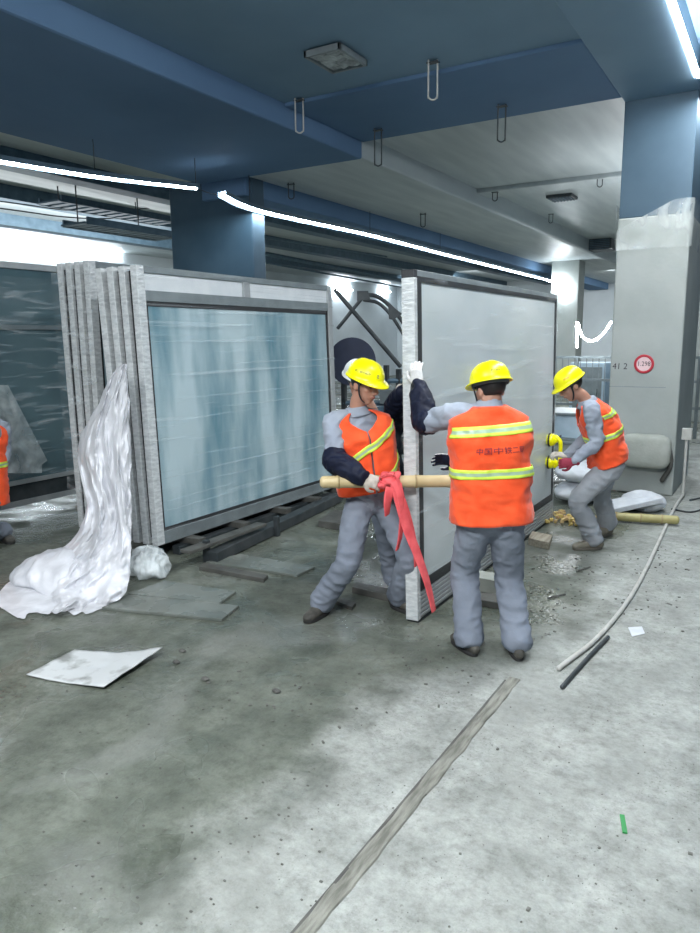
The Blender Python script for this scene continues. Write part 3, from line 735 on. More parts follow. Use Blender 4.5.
def crumple(name, c, r, mt, label, cat, amp=.35, fr=5, group=None, R=None):
    b = MB().ell((0,0,0), r, n=72); vs = []
    for p in b.v:
        p = np.array(p); q = p*fr; sk = (q[0]+q[1]*.6, q[1]*.45-q[0]*.3, q[2]*.8)
        k = 1+amp*(rid(*sk)*.5-.15+.5*noise.noise(Vector(tuple(np.array(sk)*.6)))+.25*rid(sk[0]*2.3, sk[1]*2.3, sk[2]*2.3))
        p = p*k
        if R is not None: p = np.array(R) @ p
        p = p+np.array(c); p[2] = max(p[2], .008); vs.append(p)
    b.v = vs
    return tag(b.build(name, mt, None, smooth=True), label, cat, group)
p = onZ(50, 592, 0); crumple('heaped_polythene', p+V3(-.12,.22,.05), (.42,.30,.17), PLASTIC, 'heap of white plastic film on the floor at the foot of the hanging sheet', 'plastic sheet', .4, 4)
p = onZ(140, 578, 0); crumple('clear_bundle', p+V3(0,.1,.09), (.17,.17,.13), PLASTIC_C, 'small clear bundle of scrunched film under the corner of the wrapped rack', 'plastic bundle', .5, 9)

# ------------------------------------------------------------------ bamboo poles and red strap
def bamboo(a, b_, r, mt, label, nodes):
    a, b_ = np.array(a, float), np.array(b_, float); t = root('bamboo_pole', label, 'bamboo pole', a); global ORG; ORG = a
    pts, rad = [], []
    for i in range(41):
        f = i/40; near = min(abs(f-q) for q in nodes); pts.append(a+(b_-a)*f); rad.append(r*(1+.0*f)+(.004 if near < .013 else 0))
    MB().tube(pts, rad, ring=16, sub=1).build('culm', mt, t, smooth=True)
    d = nrm(b_-a)
    for q in nodes: MB().tube([a+(b_-a)*q-d*.006, a+(b_-a)*q+d*.006], r+.005, ring=16, sub=1, cap=False).build('node_ring', BAMBOO_D, t, smooth=True)
    ORG = V3(0,0,0); return t
pa, pb = at(324, 482, 4.55), at(472, 481, 4.56)
bamboo(pa, pb, .040, BAMBOO, 'thick yellow bamboo carrying pole held across the panel by the left worker', (.1,.36,.62,.86))
ga, gb = onZ(606, 516, .06), onZ(676, 520, .06)
bamboo(ga, gb, .045, BAMBOO_G, 'olive bamboo pole lying on the floor before the concrete column', (.15,.5,.8))
K = at(388, 483, 4.49)
t = root('red_strap', 'coral red cloth strap knotted on the bamboo pole with trailing ends', 'strap', K); ORG = K
def ribbon(pts, w, nm, D0=4.47):
    P = [at(x, y, D) for x, y, D in pts]; sd = [nrm(RH*math.cos(a)+FH*math.sin(a)) for a in np.linspace(.2, 1.1, len(P))]
    MB().tube(P, [(w/2, .004)]*len(P), side=np.array(sd), ring=10, sub=6, expo=3).build(nm, RED, t, smooth=True, wrinkle=(.003,(14,14,14)))
ribbon([(396,484,4.47),(401,505,4.45),(408,530,4.45),(418,556,4.43),(427,582,4.41),(434,611,4.38)], .075, 'long_tail')
ribbon([(394,482,4.46),(400,497,4.44),(402,515,4.45),(400,538,4.46),(397,550,4.47)], .045, 'short_tail')
ribbon([(402,500,4.46),(410,525,4.47),(415,548,4.47),(416,566,4.47)], .05, 'middle_tail')
ribbon([(391,488,4.46),(388,500,4.44),(387,515,4.45)], .07, 'knot_end')
b = MB()
for k, dx in enumerate((-.035, .0, .035)):
    c = K+RH*(dx+.02)+V3(0,0,-.0); P = [c+FH*(.06+.052*math.sin(a))+V3(0,0,.005+.053*math.cos(a))+RH*.012*math.sin(a*2+k) for a in np.linspace(0, 2*PI, 13)]
    b.tube(P, [(.02,.006)]*13, side=RH, ring=8, sub=3)
b.build('wrapped_turns', RED, t, smooth=True)
b = MB().ell(K+V3(0,0,.012), (.045,.035,.032), n=20).ell(K+RH*.05+V3(0,0,-.0), (.03,.03,.035), n=20).ell(K-RH*.04-V3(0,0,.015), (.03,.03,.025), n=20)
b.build('knot', RED, t, smooth=True, voxel=.008, lap=3, wrinkle=(.008,(30,30,30)))
b = MB(); P = [K+RH*.055*math.cos(a)+V3(0,0,.03+.032*math.sin(a))-FH*.015 for a in np.linspace(0, 2*PI, 12)]; b.tube(P, [(.014,.005)]*12, side=FH, ring=8, sub=3); b.build('loop', RED, t, smooth=True)
ORG = V3(0,0,0)

# ------------------------------------------------------------------ things by the concrete column
b1 = [onZ(606,507,.0)+V3(0,0,.02), onZ(652,488,0)+V3(0,0,.24)]
def board(a, b_, w, h, mt, label, name='white_board', cat='board', group=None): return beam(name, a, b_, w, h, mt, label, cat, group, .01)
board(onZ(606,508,.06), onZ(655,497,.16), .34, .06, SACK, 'long white foam board propped on the floor behind the olive bamboo pole', 'foam_board')
crumple('white_sack', onZ(645,512,0)+V3(-.05,.10,.09), (.22,.16,.12), SACK, 'small white bag on the floor at the column foot above the bamboo pole', 'bag', .2, 4)
for x, y, z, lab in ((571, 505, .12, 'lower white bag stacked on the floor behind the far panel end'), (571, 487, .36, 'upper white bag stacked behind the far panel end')):
    p = onZ(571, 510, 0); crumple('white_sack', p+V3(-.05,.5,z), (.26,.34,.12), SACK, lab, 'bag', .14, 4, 'stacked bags')
p = onZ(560, 523, 0); rr = random.Random(4); b = MB()
for k in range(90):
    q = p+V3(rr.gauss(0,.13), rr.gauss(.1,.14), 0); s_ = rr.uniform(.02,.05); th = rr.uniform(0, 3)
    R = np.array([[math.cos(th),-math.sin(th),0],[math.sin(th),math.cos(th),0],[0,0,1]]); b.box(q+V3(0,0,s_*.4+rr.uniform(0,.03)), (s_, s_*.7, s_*.6), R, k % 2)
tag(b.build('brick_rubble', [LEAF, mat('yellow_rubble', (.62,.46,.12), (.4,.3,.1), scale=20)], None, bevel=.003), 'heap of brown and yellow rubble at the far end of the carried panel', 'rubble', kind='stuff')
# crates behind the crouching worker
t0 = onZ(575, 505, 0); base = V3(-2.35, 9.6, 0)
for k, lab in enumerate(('lower pale grey crate behind the crouching worker', 'upper pale grey crate behind the crouching worker')):
    c = base+V3(-.05*k, .1*k, .42+.36*k); t = root('crate', lab, 'crate', c, 'pale crates'); ORG = c
    MB().box(c, (1.0,.7,.30)).build('body', PALEBLUE if k else STYRO, t, bevel=.015)
    for dz in (-.165, .165): MB().box(c+V3(0,0,dz), (1.06,.76,.03)).build('rim', RAIL, t, bevel=.006)
    ORG = V3(0,0,0)
b = MB(); 
for sx in (-.42,.42):
    for sy in (-.28,.28): b.box(base+V3(sx,sy,.12), (.1,.1,.24))
tag(b.build('crate_pallet', DARKWOOD, None), 'dark pallet blocks carrying the pale crates behind the crouching worker', 'pallet')
# railing / pipe rack far behind
t = root('guard_rail', 'grey steel guard rail far behind the crouching worker', 'railing', (-3.6, 15, 0)); ORG = V3(-3.6, 15, 0)
for k in range(5): MB().span((-4.4+.75*k, 14.97, 0), (-4.34+.75*k, 15.03, 1.55)).build('post', RAIL, t)
for z in (.55,1.05,1.5): MB().span((-4.5, 14.98, z), (-1.2, 15.02, z+.05)).build('bar', RAIL, t)
b = MB()
for k in range(26): b.span((-4.4+.12*k, 15.0, .6), (-4.385+.12*k, 15.012, 1.5))
b.build('mesh_infill', RAIL, t)
ORG = V3(0,0,0)
for k, (x, w, h) in enumerate(((-3.9,.8,1.35),(-3.0,.7,1.6))):
    c = V3(x, 17.5, 0); t = root('site_cabinet', ('wide pale site cabinet beyond the guard rail, left of the pair', 'taller pale site cabinet beyond the guard rail, right of the pair')[k], 'cabinet', c, 'site cabinets'); ORG = c
    MB().box(c+V3(0,0,h/2), (w,.6,h)).build('body', PALEBLUE, t, bevel=.02); MB().box(c+V3(0,-.31,h/2), (w*.8,.02,h*.85)).build('door', RAIL, t, bevel=.006)
    MB().box(c+V3(w*.3,-.335,h*.5), (.03,.03,.16)).build('handle', STEEL, t, bevel=.004)
ORG = V3(0,0,0)
# lifting machine behind the rack: stays, curved arm, drum and frame
O = at(372, 470, 9.9); t = root('lifting_machine', 'dark lifting machine with curved arm and stays behind the left worker', 'machine', V3(O[0], O[1], 0)); ORG = V3(O[0], O[1], 0)
def ln(pts, r_, nm, D=10.1, mt=STEEL, sub=4): MB().tube([at(x, y, D) for x, y in pts], r_, ring=8, sub=sub).build(nm, mt, t, smooth=True)
ln([(335,290),(400,366)], .03, 'stay'); ln([(338,328),(363,297)], .025, 'stay')
ln([(362,295),(376,296),(390,306),(404,324),(416,346)], .028, 'curved_arm'); ln([(364,300),(378,303),(390,314),(402,332),(416,356)], .024, 'curved_arm')
q = [at(x, y, 10.1) for x, y in ((388,303),(402,314),(393,320),(389,319))]; MB().add(q, [(0,1,2,3)]).build('gusset', STEEL, t, thick=.06)
q = [at(x, y, 10.1) for x, y in ((357,291),(368,291),(370,299),(357,301))]; MB().add(q, [(0,1,2,3)]).build('gusset', STEEL, t, thick=.06)
c = at(352, 361, 10.2); MB().tube([c-FH*.25, c+FH*.25], .29, ring=40, sub=1, cap=False).build('drum', mat('navy_drum', (.025,.035,.075), rough=.6), t, smooth=True, ang=40)
for sy in (-.27, .27): MB().tube([c+FH*(sy-.02), c+FH*(sy+.02)], .325, ring=40, sub=1, cap=False).build('drum_flange', MATS['navy_drum'], t, smooth=True, ang=40)
x0 = at(345, 470, 10.0); x1 = at(412, 470, 10.0); b = MB()
for f in (0,.35,.62,.8,1):
    p = x0+(x1-x0)*f; MB().span((p[0]-.03,p[1]-.03,0), (p[0]+.03,p[1]+.03,1.75-.3*f)).build('mast', STEEL, t)
for z in (.35,.7,1.05,1.35): MB().tube([V3(x0[0],x0[1],z), V3(x1[0],x1[1],z)], .035, ring=8, sub=1).build('cross_tube', BLUESTEEL if z > .6 else STEEL, t)
rr = random.Random(11)
for k in range(7):
    p = x0+(x1-x0)*rr.uniform(.45,.95)-FH*rr.uniform(0,.2); MB().box(V3(p[0],p[1],rr.uniform(.45,1.2)), (.22,.25,rr.uniform(.12,.28))).build('gear_box', rr.choice([STEEL,BLUESTEEL,RAIL]), t, bevel=.01)
MB().box(V3((x0[0]+x1[0])/2,(x0[1]+x1[1])/2,.12), (1.0,.9,.2)).build('chassis', STEEL, t, bevel=.02)
ORG = V3(0,0,0)
# grit and litter
rr = random.Random(3); b = MB()
for k in range(420):
    x = rr.uniform(330, 700); y = rr.uniform(545, 930) if rr.random() < .6 else rr.uniform(540, 640)
    p = onZ(x, y); s_ = rr.uniform(.0015,.005)*(1 if rr.random() < .93 else 2.2); th = rr.uniform(0, 3)
    R = np.array([[math.cos(th),-math.sin(th),0],[math.sin(th),math.cos(th),0],[0,0,1]]); b.box(p+V3(0,0,s_*.3), (s_*1.5, s_, s_*.7), R)
for k in range(260):
    cx_, cy_, sx_, sy_ = rr.choice([(640,600,35,14),(590,562,25,10),(665,560,22,8),(560,600,25,12),(535,620,20,15),(430,655,35,14),(300,700,60,18)])
    p = onZ(rr.gauss(cx_, sx_), rr.gauss(cy_, sy_)); s_ = rr.uniform(.004,.012); th = rr.uniform(0, 3)
    R = np.array([[math.cos(th),-math.sin(th),0],[math.sin(th),math.cos(th),0],[0,0,1]]); b.box(p+V3(0,0,s_*.3), (s_*rr.uniform(1,2.4), s_, s_*.7), R)
for k in range(240):
    x = rr.uniform(10, 330); y = rr.uniform(600, 930); p = onZ(x, y); s_ = rr.uniform(.002,.007); b.box(p+V3(0,0,s_*.3), (s_*1.5, s_, s_*.7))
tag(b.build('grit', mat('grit_grey', (.16,.16,.145), (.09,.09,.08), rough=.9), None), 'scattered dark grit over the whole floor', 'grit', kind='stuff')
for x, y, lab in ((182,651,'larger dark mortar lump on the floor right of the white board'), (176,662,'flat dark mortar lump just right of the white board corner'), (205,679,'small dark lump on the damp floor right of the white board'), (276,691,'lone dark lump on the damp floor in the middle foreground')):
    crumple('mortar_lump', onZ(x, y, .008), (.025,.018,.012), DARKWOOD, lab, 'lump', .4, 30, 'mortar lumps')
plate([(628,628),(642,627),(645,634),(632,637)], .006, SACK, 'scrap of white litter on the pale floor right of the conduit', 'litter', 'litter', None)
beam('green_tape', onZ(622, 815, .004), onZ(625, 833, .004), .018, .006, GREEN, 'small strip of bright green tape on the floor at lower right', 'tape', None, 0)
for pts, lab in (([(577,571),(590,567)], 'short dark stick on the floor right of the panel timber block'), ([(436,800),(448,806)], None), ([(548,598),(565,594)], 'thin pale stick on the floor right of the middle worker')):
    if lab: tag(MB().tube([onZ(x, y, .008) for x, y in pts], .007, ring=6, sub=1).build('stick', DARKWOOD, None), lab, 'stick')
#PEOPLE#
# ------------------------------------------------------------------ people
def ik(a, c, l1, l2, hint):
    a, c = np.array(a, float), np.array(c, float); d = c-a; L = np.linalg.norm(d); u = d/L; L2 = min(L, l1+l2-.006)
    x = (l1*l1-l2*l2+L2*L2)/(2*L2); h = math.sqrt(max(l1*l1-x*x, 0)); p = np.array(hint, float); p = nrm(p-u*np.dot(p, u))
    return a+u*x+p*h, a+u*L2
def hand(parent, wr, d, pn, mt, side, curl=.6, thumb=.6, spread=.12, name='glove', mat2=None):
    """gloved hand: d towards the fingers, pn out of the palm, side +1 when the thumb lies on d x pn"""
    d = nrm(d); pn = nrm(np.array(pn)-d*np.dot(pn, d)); s = np.cross(d, pn)*side; b = MB()
    b.tube([wr-d*.035, wr-d*.015, wr+d*.02, wr+d*.055, wr+d*.092], [(.036,.032),(.031,.026),(.040,.020),(.045,.019),(.042,.016)], side=s, ring=14, sub=3)
    for off, ln_, k in ((.033,.070,0),(.011,.080,1),(-.011,.075,2),(-.032,.060,3)):
        p = wr+d*.085+s*off; ang = 0; P = [p-d*.03, p]; dd = nrm(d+s*off*spread*20)
        for f, c in ((.45, .55),(.32, .8),(.27, .6)):
            ang += curl*c*(1+.08*k); v = dd*math.cos(ang)+pn*math.sin(ang); p = p+v*ln_*f; P.append(p)
        b.tube(P, [.0105,.0105,.0100,.0095,.0085], ring=10, sub=3)
    p = wr+d*.025+s*.030; v1 = nrm(s*.8+d*.7+pn*.25); v2 = nrm(s*(.45-.3*thumb)+d*.8+pn*.5*thumb); v3 = nrm(s*(.15-.5*thumb)+d*.8+pn*.7*thumb)
    b.tube([p-v1*.01, p+v1*.035, p+v1*.035+v2*.030, p+v1*.035+v2*.030+v3*.026], [.016,.0135,.0115,.0095], ring=10, sub=3)
    o = b.build(name, [mt, mat2] if mat2 else mt, parent, smooth=True, voxel=.0045, lap=2, wrinkle=(.0015,(60,60,60)))
    if mat2:
        for pl in o.data.polygons: pl.material_index = 1 if np.dot(np.array(pl.normal), pn) > .15 else 0
    return o

def person(name, label, J, cfg, group):
    global ORG
    base = np.array(J['base'], float); t = root(name, label, 'person', base, group); ORG = base
    g = lambda k, d=None: cfg.get(k, d)
    hip, sh, fwd_face = np.array(J['hip']), np.array(J['sh']), nrm(J['face'])
    Rs = nrm(J['right_sh']); Rh = nrm(J['right_hip'])          # the person's own right, at shoulders and at hips
    up = nrm(sh-hip); Ld = np.linalg.norm(sh-hip)
    shR, shL = sh+Rs*.175-up*.045, sh-Rs*.175-up*.045
    if 'shR_off' in J: shR = shR+np.array(J['shR_off'])
    if 'shL_off' in J: shL = shL+np.array(J['shL_off'])
    hpR, hpL = hip+Rh*.09, hip-Rh*.09
    bend = np.array(J.get('bend', (0,0,0)), float)
    # head frame
    hc = np.array(J['head']); hu = nrm(np.array(J.get('head_up', (0,0,1)))-fwd_face*np.dot(J.get('head_up', (0,0,1)), fwd_face)); hr = np.cross(fwd_face, hu)
    HM = np.array([hr, fwd_face, hu]).T
    hp = lambda r, f, u: hc+HM @ V3(r, f, u)
    neck = sh+up*.04; jaw = hp(0, -.015, -.07)
    # limbs
    elR, wrR = ik(shR, J['wrR'], .285, .26, J['elR']); elL, wrL = ik(shL, J['wrL'], .285, .26, J['elL'])
    knR, anR = ik(hpR, J['anR'], .425, .415, J['knR']); knL, anL = ik(hpL, J['anL'], .425, .415, J['knL'])
    # spine
    def S(q):
        c = hip+(sh-hip)*q+bend*math.sin(PI*min(max(q, 0), 1)); r = nrm(Rh*(1-min(max(q,0),1))+Rs*min(max(q,0),1)); r = nrm(r-up*np.dot(r, up)); return c, r, np.cross(up, r)
    # ---- body: one continuous surface
    b = MB()
    qs = (0,.3,.6,.85,1.0); b.tube([S(q)[0] for q in qs], [(.13,.095),(.125,.09),(.135,.10),(.13,.08),(.06,.055)], side=np.array([S(q)[1] for q in qs]), ring=18)
    b.tube([neck-up*.06, neck+(jaw-neck)*.4, jaw, hp(0,-.01,-.01)], [.058,.054,.055,.06], side=Rs, ring=16)
    b.ell(hp(0,-.012,.035), (.075,.093,.088), HM, 24)
    b.tube([hp(0,.02,.02), hp(0,.028,-.03), hp(0,.034,-.075), hp(0,.042,-.105)], [(.068,.066),(.063,.062),(.052,.054),(.03,.038)], side=hr, ring=18, expo=2.2)
    b.tube([hp(0,.082,.03), hp(0,.097,.005), hp(0,.113,-.022), hp(0,.098,-.034)], [(.010,.01),(.011,.012),(.017,.013),(.016,.01)], side=hr, ring=10)
    b.ell(hp(0,.080,.040), (.052,.016,.011), HM, 12)
    for s_ in (-1, 1):
        b.ell(hp(s_*.074,-.012,-.01), (.011,.024,.034), HM, 12); b.ell(hp(s_*.042,.06,-.018), (.022,.022,.018), HM, 12)
    b.ell(hp(0,.087,-.062), (.024,.012,.010), HM, 12)
    for a_, e_, w_ in ((shR, elR, wrR), (shL, elL, wrL)): b.tube([sh-up*.07, a_, (a_+e_)/2, e_, (e_+w_)/2, w_], [.05,.05,.044,.036,.036,.026], ring=12)
    for a_, e_, w_ in ((hpR, knR, anR), (hpL, knL, anL)): b.tube([a_+(hip-a_)*.4+up*.03, a_, (a_+e_)/2, e_, (e_+w_)/2, w_], [.07,.075,.065,.05,.05,.035], ring=12)
    body = b.build('body', SKIN, t, smooth=True, voxel=.007, lap=2)
    e = MB()
    for s_ in (-1, 1): e.ell(hp(s_*.031,.079,.010), (.013,.010,.007), HM, 10)
    if g('face', 1):
        for s_, nm in ((-1, 'eye'), (1, 'eye')):
            MB().ell(hp(s_*.031,.080,.008), (.013,.010,.007), HM, 10).build(nm, EYE, body, smooth=True)
            MB().tube([hp(s_*.012,.094,.030), hp(s_*.032,.093,.034), hp(s_*.052,.078,.028)], [.003,.005,.003], ring=6).build('eyebrow', HAIR, body, smooth=True)
        MB().tube([hp(-.024,.089,-.063), hp(0,.099,-.060), hp(.024,.089,-.063)], [(.002,.002),(.006,.005),(.002,.002)], ring=8).build('lips', LIP, body, smooth=True)
    # hair
    b = MB(); G = []
    for i in range(13):
        th = PI*.5*i/12*1.55; row = []
        for k in range(36):
            a = 2*PI*k/36; fr_ = math.sin(a); lim = 1.0 if fr_ < .2 else 1-.42*min(1, (fr_-.2)/.4)
            q = min(th, PI*.5*1.55*lim)
            row.append(hp(.081*math.sin(q)*math.cos(a), -.014+.099*math.sin(q)*math.sin(a), .036+.093*math.cos(q)+.004*noise.noise(Vector((a*6, q*9, 2)))))
        G.append(row)
    b.grid(G, wrap=True).build('hair', HAIR, body, smooth=True, thick=.006)
    # ---- trousers
    lm = g('trousers', CLOTH_P); lw = g('lw', 1.0); b = MB()
    qs = (-.02,.06,.16,.25); b.tube([S(q)[0] for q in qs], [(.155,.115),(.168,.125),(.160,.118),(.15,.11)], side=np.array([S(q)[1] for q in qs]), ring=20)
    for a_, e_, w_ in ((hpR, knR, anR), (hpL, knL, anL)):
        sd = Rh; w2 = w_+nrm(e_-w_)*.0
        b.tube([hip+(a_-hip)*.75+up*.03, a_-up*.02, a_+(e_-a_)*.45, e_, e_+(w_-e_)*.5, e_+(w_-e_)*.85, w2], [(q0*lw, q1*lw) for q0, q1 in ((.088,.112),(.098,.116),(.094,.102),(.084,.086),(.082,.086),(.084,.088),(.088,.092))], side=sd, ring=18)
    b.build('trousers', lm, t, smooth=True, voxel=.011, lap=3, wrinkle=(.015, (8,8,13)))
    # ---- jacket
    b = MB(); qs = (.02,.2,.45,.7,.88,.965,1.015)
    b.tube([S(q)[0] for q in qs], [(.172,.128),(.168,.125),(.17,.128),(.175,.13),(.165,.105),(.11,.085),(.070,.068)], side=np.array([S(q)[1] for q in qs]), ring=22)
    for a_, e_, w_, cf in ((shR, elR, wrR, 'R'), (shL, elL, wrL, 'L')):
        b.tube([sh+(a_-sh)*.35-up*.02, a_, a_+(e_-a_)*.5, e_, e_+(w_-e_)*.5, w_-nrm(w_-e_)*.01], [.06,.070,.070,.064,.054,.036], ring=16)
    c0_ = neck-up*.02
    b.build('jacket', g('jacket', CLOTH), t, smooth=True, voxel=.010, lap=3, wrinkle=(.018, (10,10,13)))
    MB().tube([neck-up*.055, neck-up*.03, neck-up*.0], [.098,.082,.068], side=Rs, ring=22, cap=False).build('collar', g('jacket', CLOTH), t, smooth=True, thick=.008)
    # oversleeves
    for key, a_, e_, w_ in (('R', shR, elR, wrR), ('L', shL, elL, wrL)):
        if key in g('oversleeves', ''):
            P = [a_+(e_-a_)*.86, e_, e_+(w_-e_)*.5, w_-nrm(w_-e_)*.005]
            MB().tube(P, [.080,.086,.078,.055], ring=18).build('oversleeve', NAVY, t, smooth=True, voxel=.009, lap=2, wrinkle=(.012,(16,16,16)))
    # ---- vest
    tab = np.array([(-.16,.205,.165),(.0,.200,.158),(.25,.192,.150),(.5,.192,.150),(.72,.202,.152),(.84,.210,.140),(.91,.205,.120),(.955,.180,.104),(.995,.125,.094),(1.02,.088,.082)])
    vw = g('vw', 1.0); tab[:5,1:] *= vw; tab[5:7,1] *= 1+(vw-1)*.6
    def VP(uu, q, off=0.0):
        c, r, f = S(q); c = c if q >= 0 else hip+(sh-hip)*q
        ra = np.interp(q, tab[:,0], tab[:,1])+off; rb = np.interp(q, tab[:,0], tab[:,2])+off; sn, cs = math.sin(uu), math.cos(uu)
        p = c+r*ra*math.copysign(abs(sn)**.85, sn)+f*rb*math.copysign(abs(cs)**.85, cs)
        w = noise.noise(Vector(tuple((p-base)*8))); w2 = .55-2*abs(noise.noise(Vector(tuple((p-base)*V3(11,11,16))))); w3 = noise.noise(Vector(tuple((p-base)*31))); n_ = nrm(p-c)
        return p+n_*(.016*w+.011*w2+.004*w3)
    qv = np.interp(np.linspace(0,1,46), [0,1], [g('hem', -.14), 1.02])
    if g('vest', 1):
        G = []
        for q in qv:
            gp = max(0.012, (q-g('vneck', .62))/(1.02-g('vneck', .62))*.75); G.append([VP(gp+(2*PI-2*gp)*k/84, q) for k in range(85)])
        vest = MB().grid(G).build('safety_vest', ORANGE, t, smooth=True, thick=.006)
        for u0, u1, q0, q1, shear in g('strips', []):
            G = []; uc = (u0+u1)/2; nu = max(8, int((u1-u0)*24))
            for k in range(7):
                G.append([VP(u0+(u1-u0)*i/nu, q0+(q1-q0)*k/6+shear*(u0+(u1-u0)*i/nu-uc), .007) for i in range(nu+1)])
            me = MB().grid(G); me.m = [1 if 2*nu <= fi < 4*nu else 0 for fi in range(6*nu)]
            me.build('reflective_strip', [LIME, SILV], vest, smooth=True, thick=.002)
        if g('back_text'):
            body_t, size, qc, ux = g('back_text')
            lettering(body_t, size, lambda x, y: VP(PI-x/(.19*vw)-ux, qc+y/Ld, .0085), VESTMARK, vest, 'lettering')
    # ---- helmet
    hm = g('helmet', YELH)
    if hm is not None:
        tilt = g('tilt', -.12); ct, st = math.cos(tilt), math.sin(tilt)
        HC = hp(0, -.008, .052)
        def HP(x, y, z): return HC+HM @ V3(x, y*ct-z*st, y*st+z*ct)
        def dome(a, phi, k=1.0):
            cs, sn = math.cos(a), math.sin(a); rr_ = math.cos(phi)**.8
            x, y, z = .112*k*rr_*cs, .136*k*rr_*sn, .112*k*math.sin(phi)**.95 if phi > 0 else 0
            if k == 1.0: z += .006*math.exp(-(x/.016)**2)*max(0, math.sin(phi)) + .003*math.exp(-((abs(x)-.045)/.012)**2)*max(0, math.sin(phi))
            return x, y, z
        G = []
        n_ = 48
        def brim(a, out, z):
            sn = math.sin(a); w = (.010+.038*max(0, sn)**2)*out; return (.112+w)*math.cos(a), (.136+w)*math.sin(a), z-.012*max(0, sn)**2*out
        prof = [lambda a, f=f: dome(a, PI/2*f, .955) for f in (.999,.8,.6,.4,.2,.02)]+[lambda a: brim(a, .15, -.012), lambda a: brim(a, 1, -.014), lambda a: brim(a, 1.03, -.009), lambda a: brim(a, .9, -.005), lambda a: brim(a, .0, .002)]+[lambda a, f=f: dome(a, PI/2*f) for f in (.1,.22,.34,.46,.58,.7,.82,.92,.999)]
        for p_ in prof: G.append([HP(*p_(2*PI*k/n_)) for k in range(n_)])
        hat = MB().grid(G, wrap=True).build('hard_hat', hm, t, smooth=True)
        G = [[HP(.100*math.cos(2*PI*k/40), .123*math.sin(2*PI*k/40), z) for k in range(40)] for z in (.03,-.028)]
        MB().grid(G, wrap=True).build('head_band', g('band', STEEL), hat, smooth=True, thick=.004)
        b = MB()
        for s_ in (-1, 1):
            b2 = MB().tube([HP(s_*.098,.035,-.01), hp(s_*.079,.03,-.04), hp(s_*.055,.045,-.09), hp(0,.05,-.122)], [(.008,.003)]*4, side=fwd_face, ring=8)
            b2.build('chin_strap', BLACK, hat, smooth=True)
        for txt, size, a0_, ph, mt_ in g('hat_marks', []):
            lettering(txt, size, lambda x, y: HP(*[w*1.02 for w in dome(a0_-x/.12, ph+y/.125)]), mt_, hat, 'lettering')
    # ---- gloves
    for key, w_, e_ in (('R', wrR, elR), ('L', wrL, elL)):
        h = J['hand'+key]; d = h.get('d'); d = nrm(w_-e_) if d is None else d
        hand(t, w_, d, h['pn'], h.get('mat', GLOVE), 1 if key == 'L' else -1, h.get('curl', .6), h.get('thumb', .6), h.get('spread', .12), 'glove', h.get('mat2'))
    # ---- shoes
    for key, an, kn in (('R', anR, knR), ('L', anL, knL)):
        d = nrm(J['toe'+key]); d = nrm(V3(d[0], d[1], J.get('toe_pitch'+key, 0))); sd = nrm(np.cross(d, (0,0,1))); u_ = np.cross(sd, d); smt = g('shoe', SHOE)
        fl = J.get('foot_z'+key, 0.0); a0_ = V3(an[0], an[1], fl)
        b = MB()
        b.tube([a0_-d*.075+u_*.045, a0_-d*.04+u_*.055, a0_+d*.03+u_*.055, a0_+d*.10+u_*.043, a0_+d*.16+u_*.036, a0_+d*.185+u_*.032], [(.030,.032),(.037,.045),(.041,.046),(.046,.034),(.043,.028),(.028,.020)], side=sd, ring=18, expo=2.3)
        b.tube([a0_-d*.012+u_*.04, an+(kn-an)*.03, an+(kn-an)*.10], [(.040,.052),(.044,.05),(.046,.05)], side=sd, ring=16)
        shoe = b.build('shoe', smt, t, smooth=True, voxel=.007, lap=2)
        G = []
        for z, k in ((0.0,.96),(.004,1.0),(.022,1.0),(.026,.95)):
            row = []
            for i in range(28):
                a = 2*PI*i/28; x = math.cos(a); y = math.sin(a); wd = .045+.006*x; row.append(a0_+d*(.055+.138*k*math.copysign(abs(x)**.75, x))+sd*wd*k*math.copysign(abs(y)**.8, y)+u_*z)
            G.append(row)
        b = MB().grid(G, wrap=True); n0 = len(b.v); b.f += [tuple(range(27,-1,-1)), tuple(range(n0-28, n0))]; b.m += [0, 0]
        b.build('sole', g('sole', SOLE), shoe, smooth=True, ang=50)
        for q_ in (.055,.08,.105):
            MB().tube([a0_+d*q_+sd*-.026+u_*(.108-q_*.42), a0_+d*q_+u_*(.117-q_*.42), a0_+d*q_+sd*.026+u_*(.108-q_*.42)], .0035, ring=6).build('lace', g('lace', DARKWOOD), shoe, smooth=True)
    ORG = V3(0,0,0)
    return t
RG, FW, UP = RH, FH, V3(0,0,1)
def gp(x, y, z): return onZ(x, y, z)
VT = '中国中铁二局'
ppl = 'site workers in orange vests'

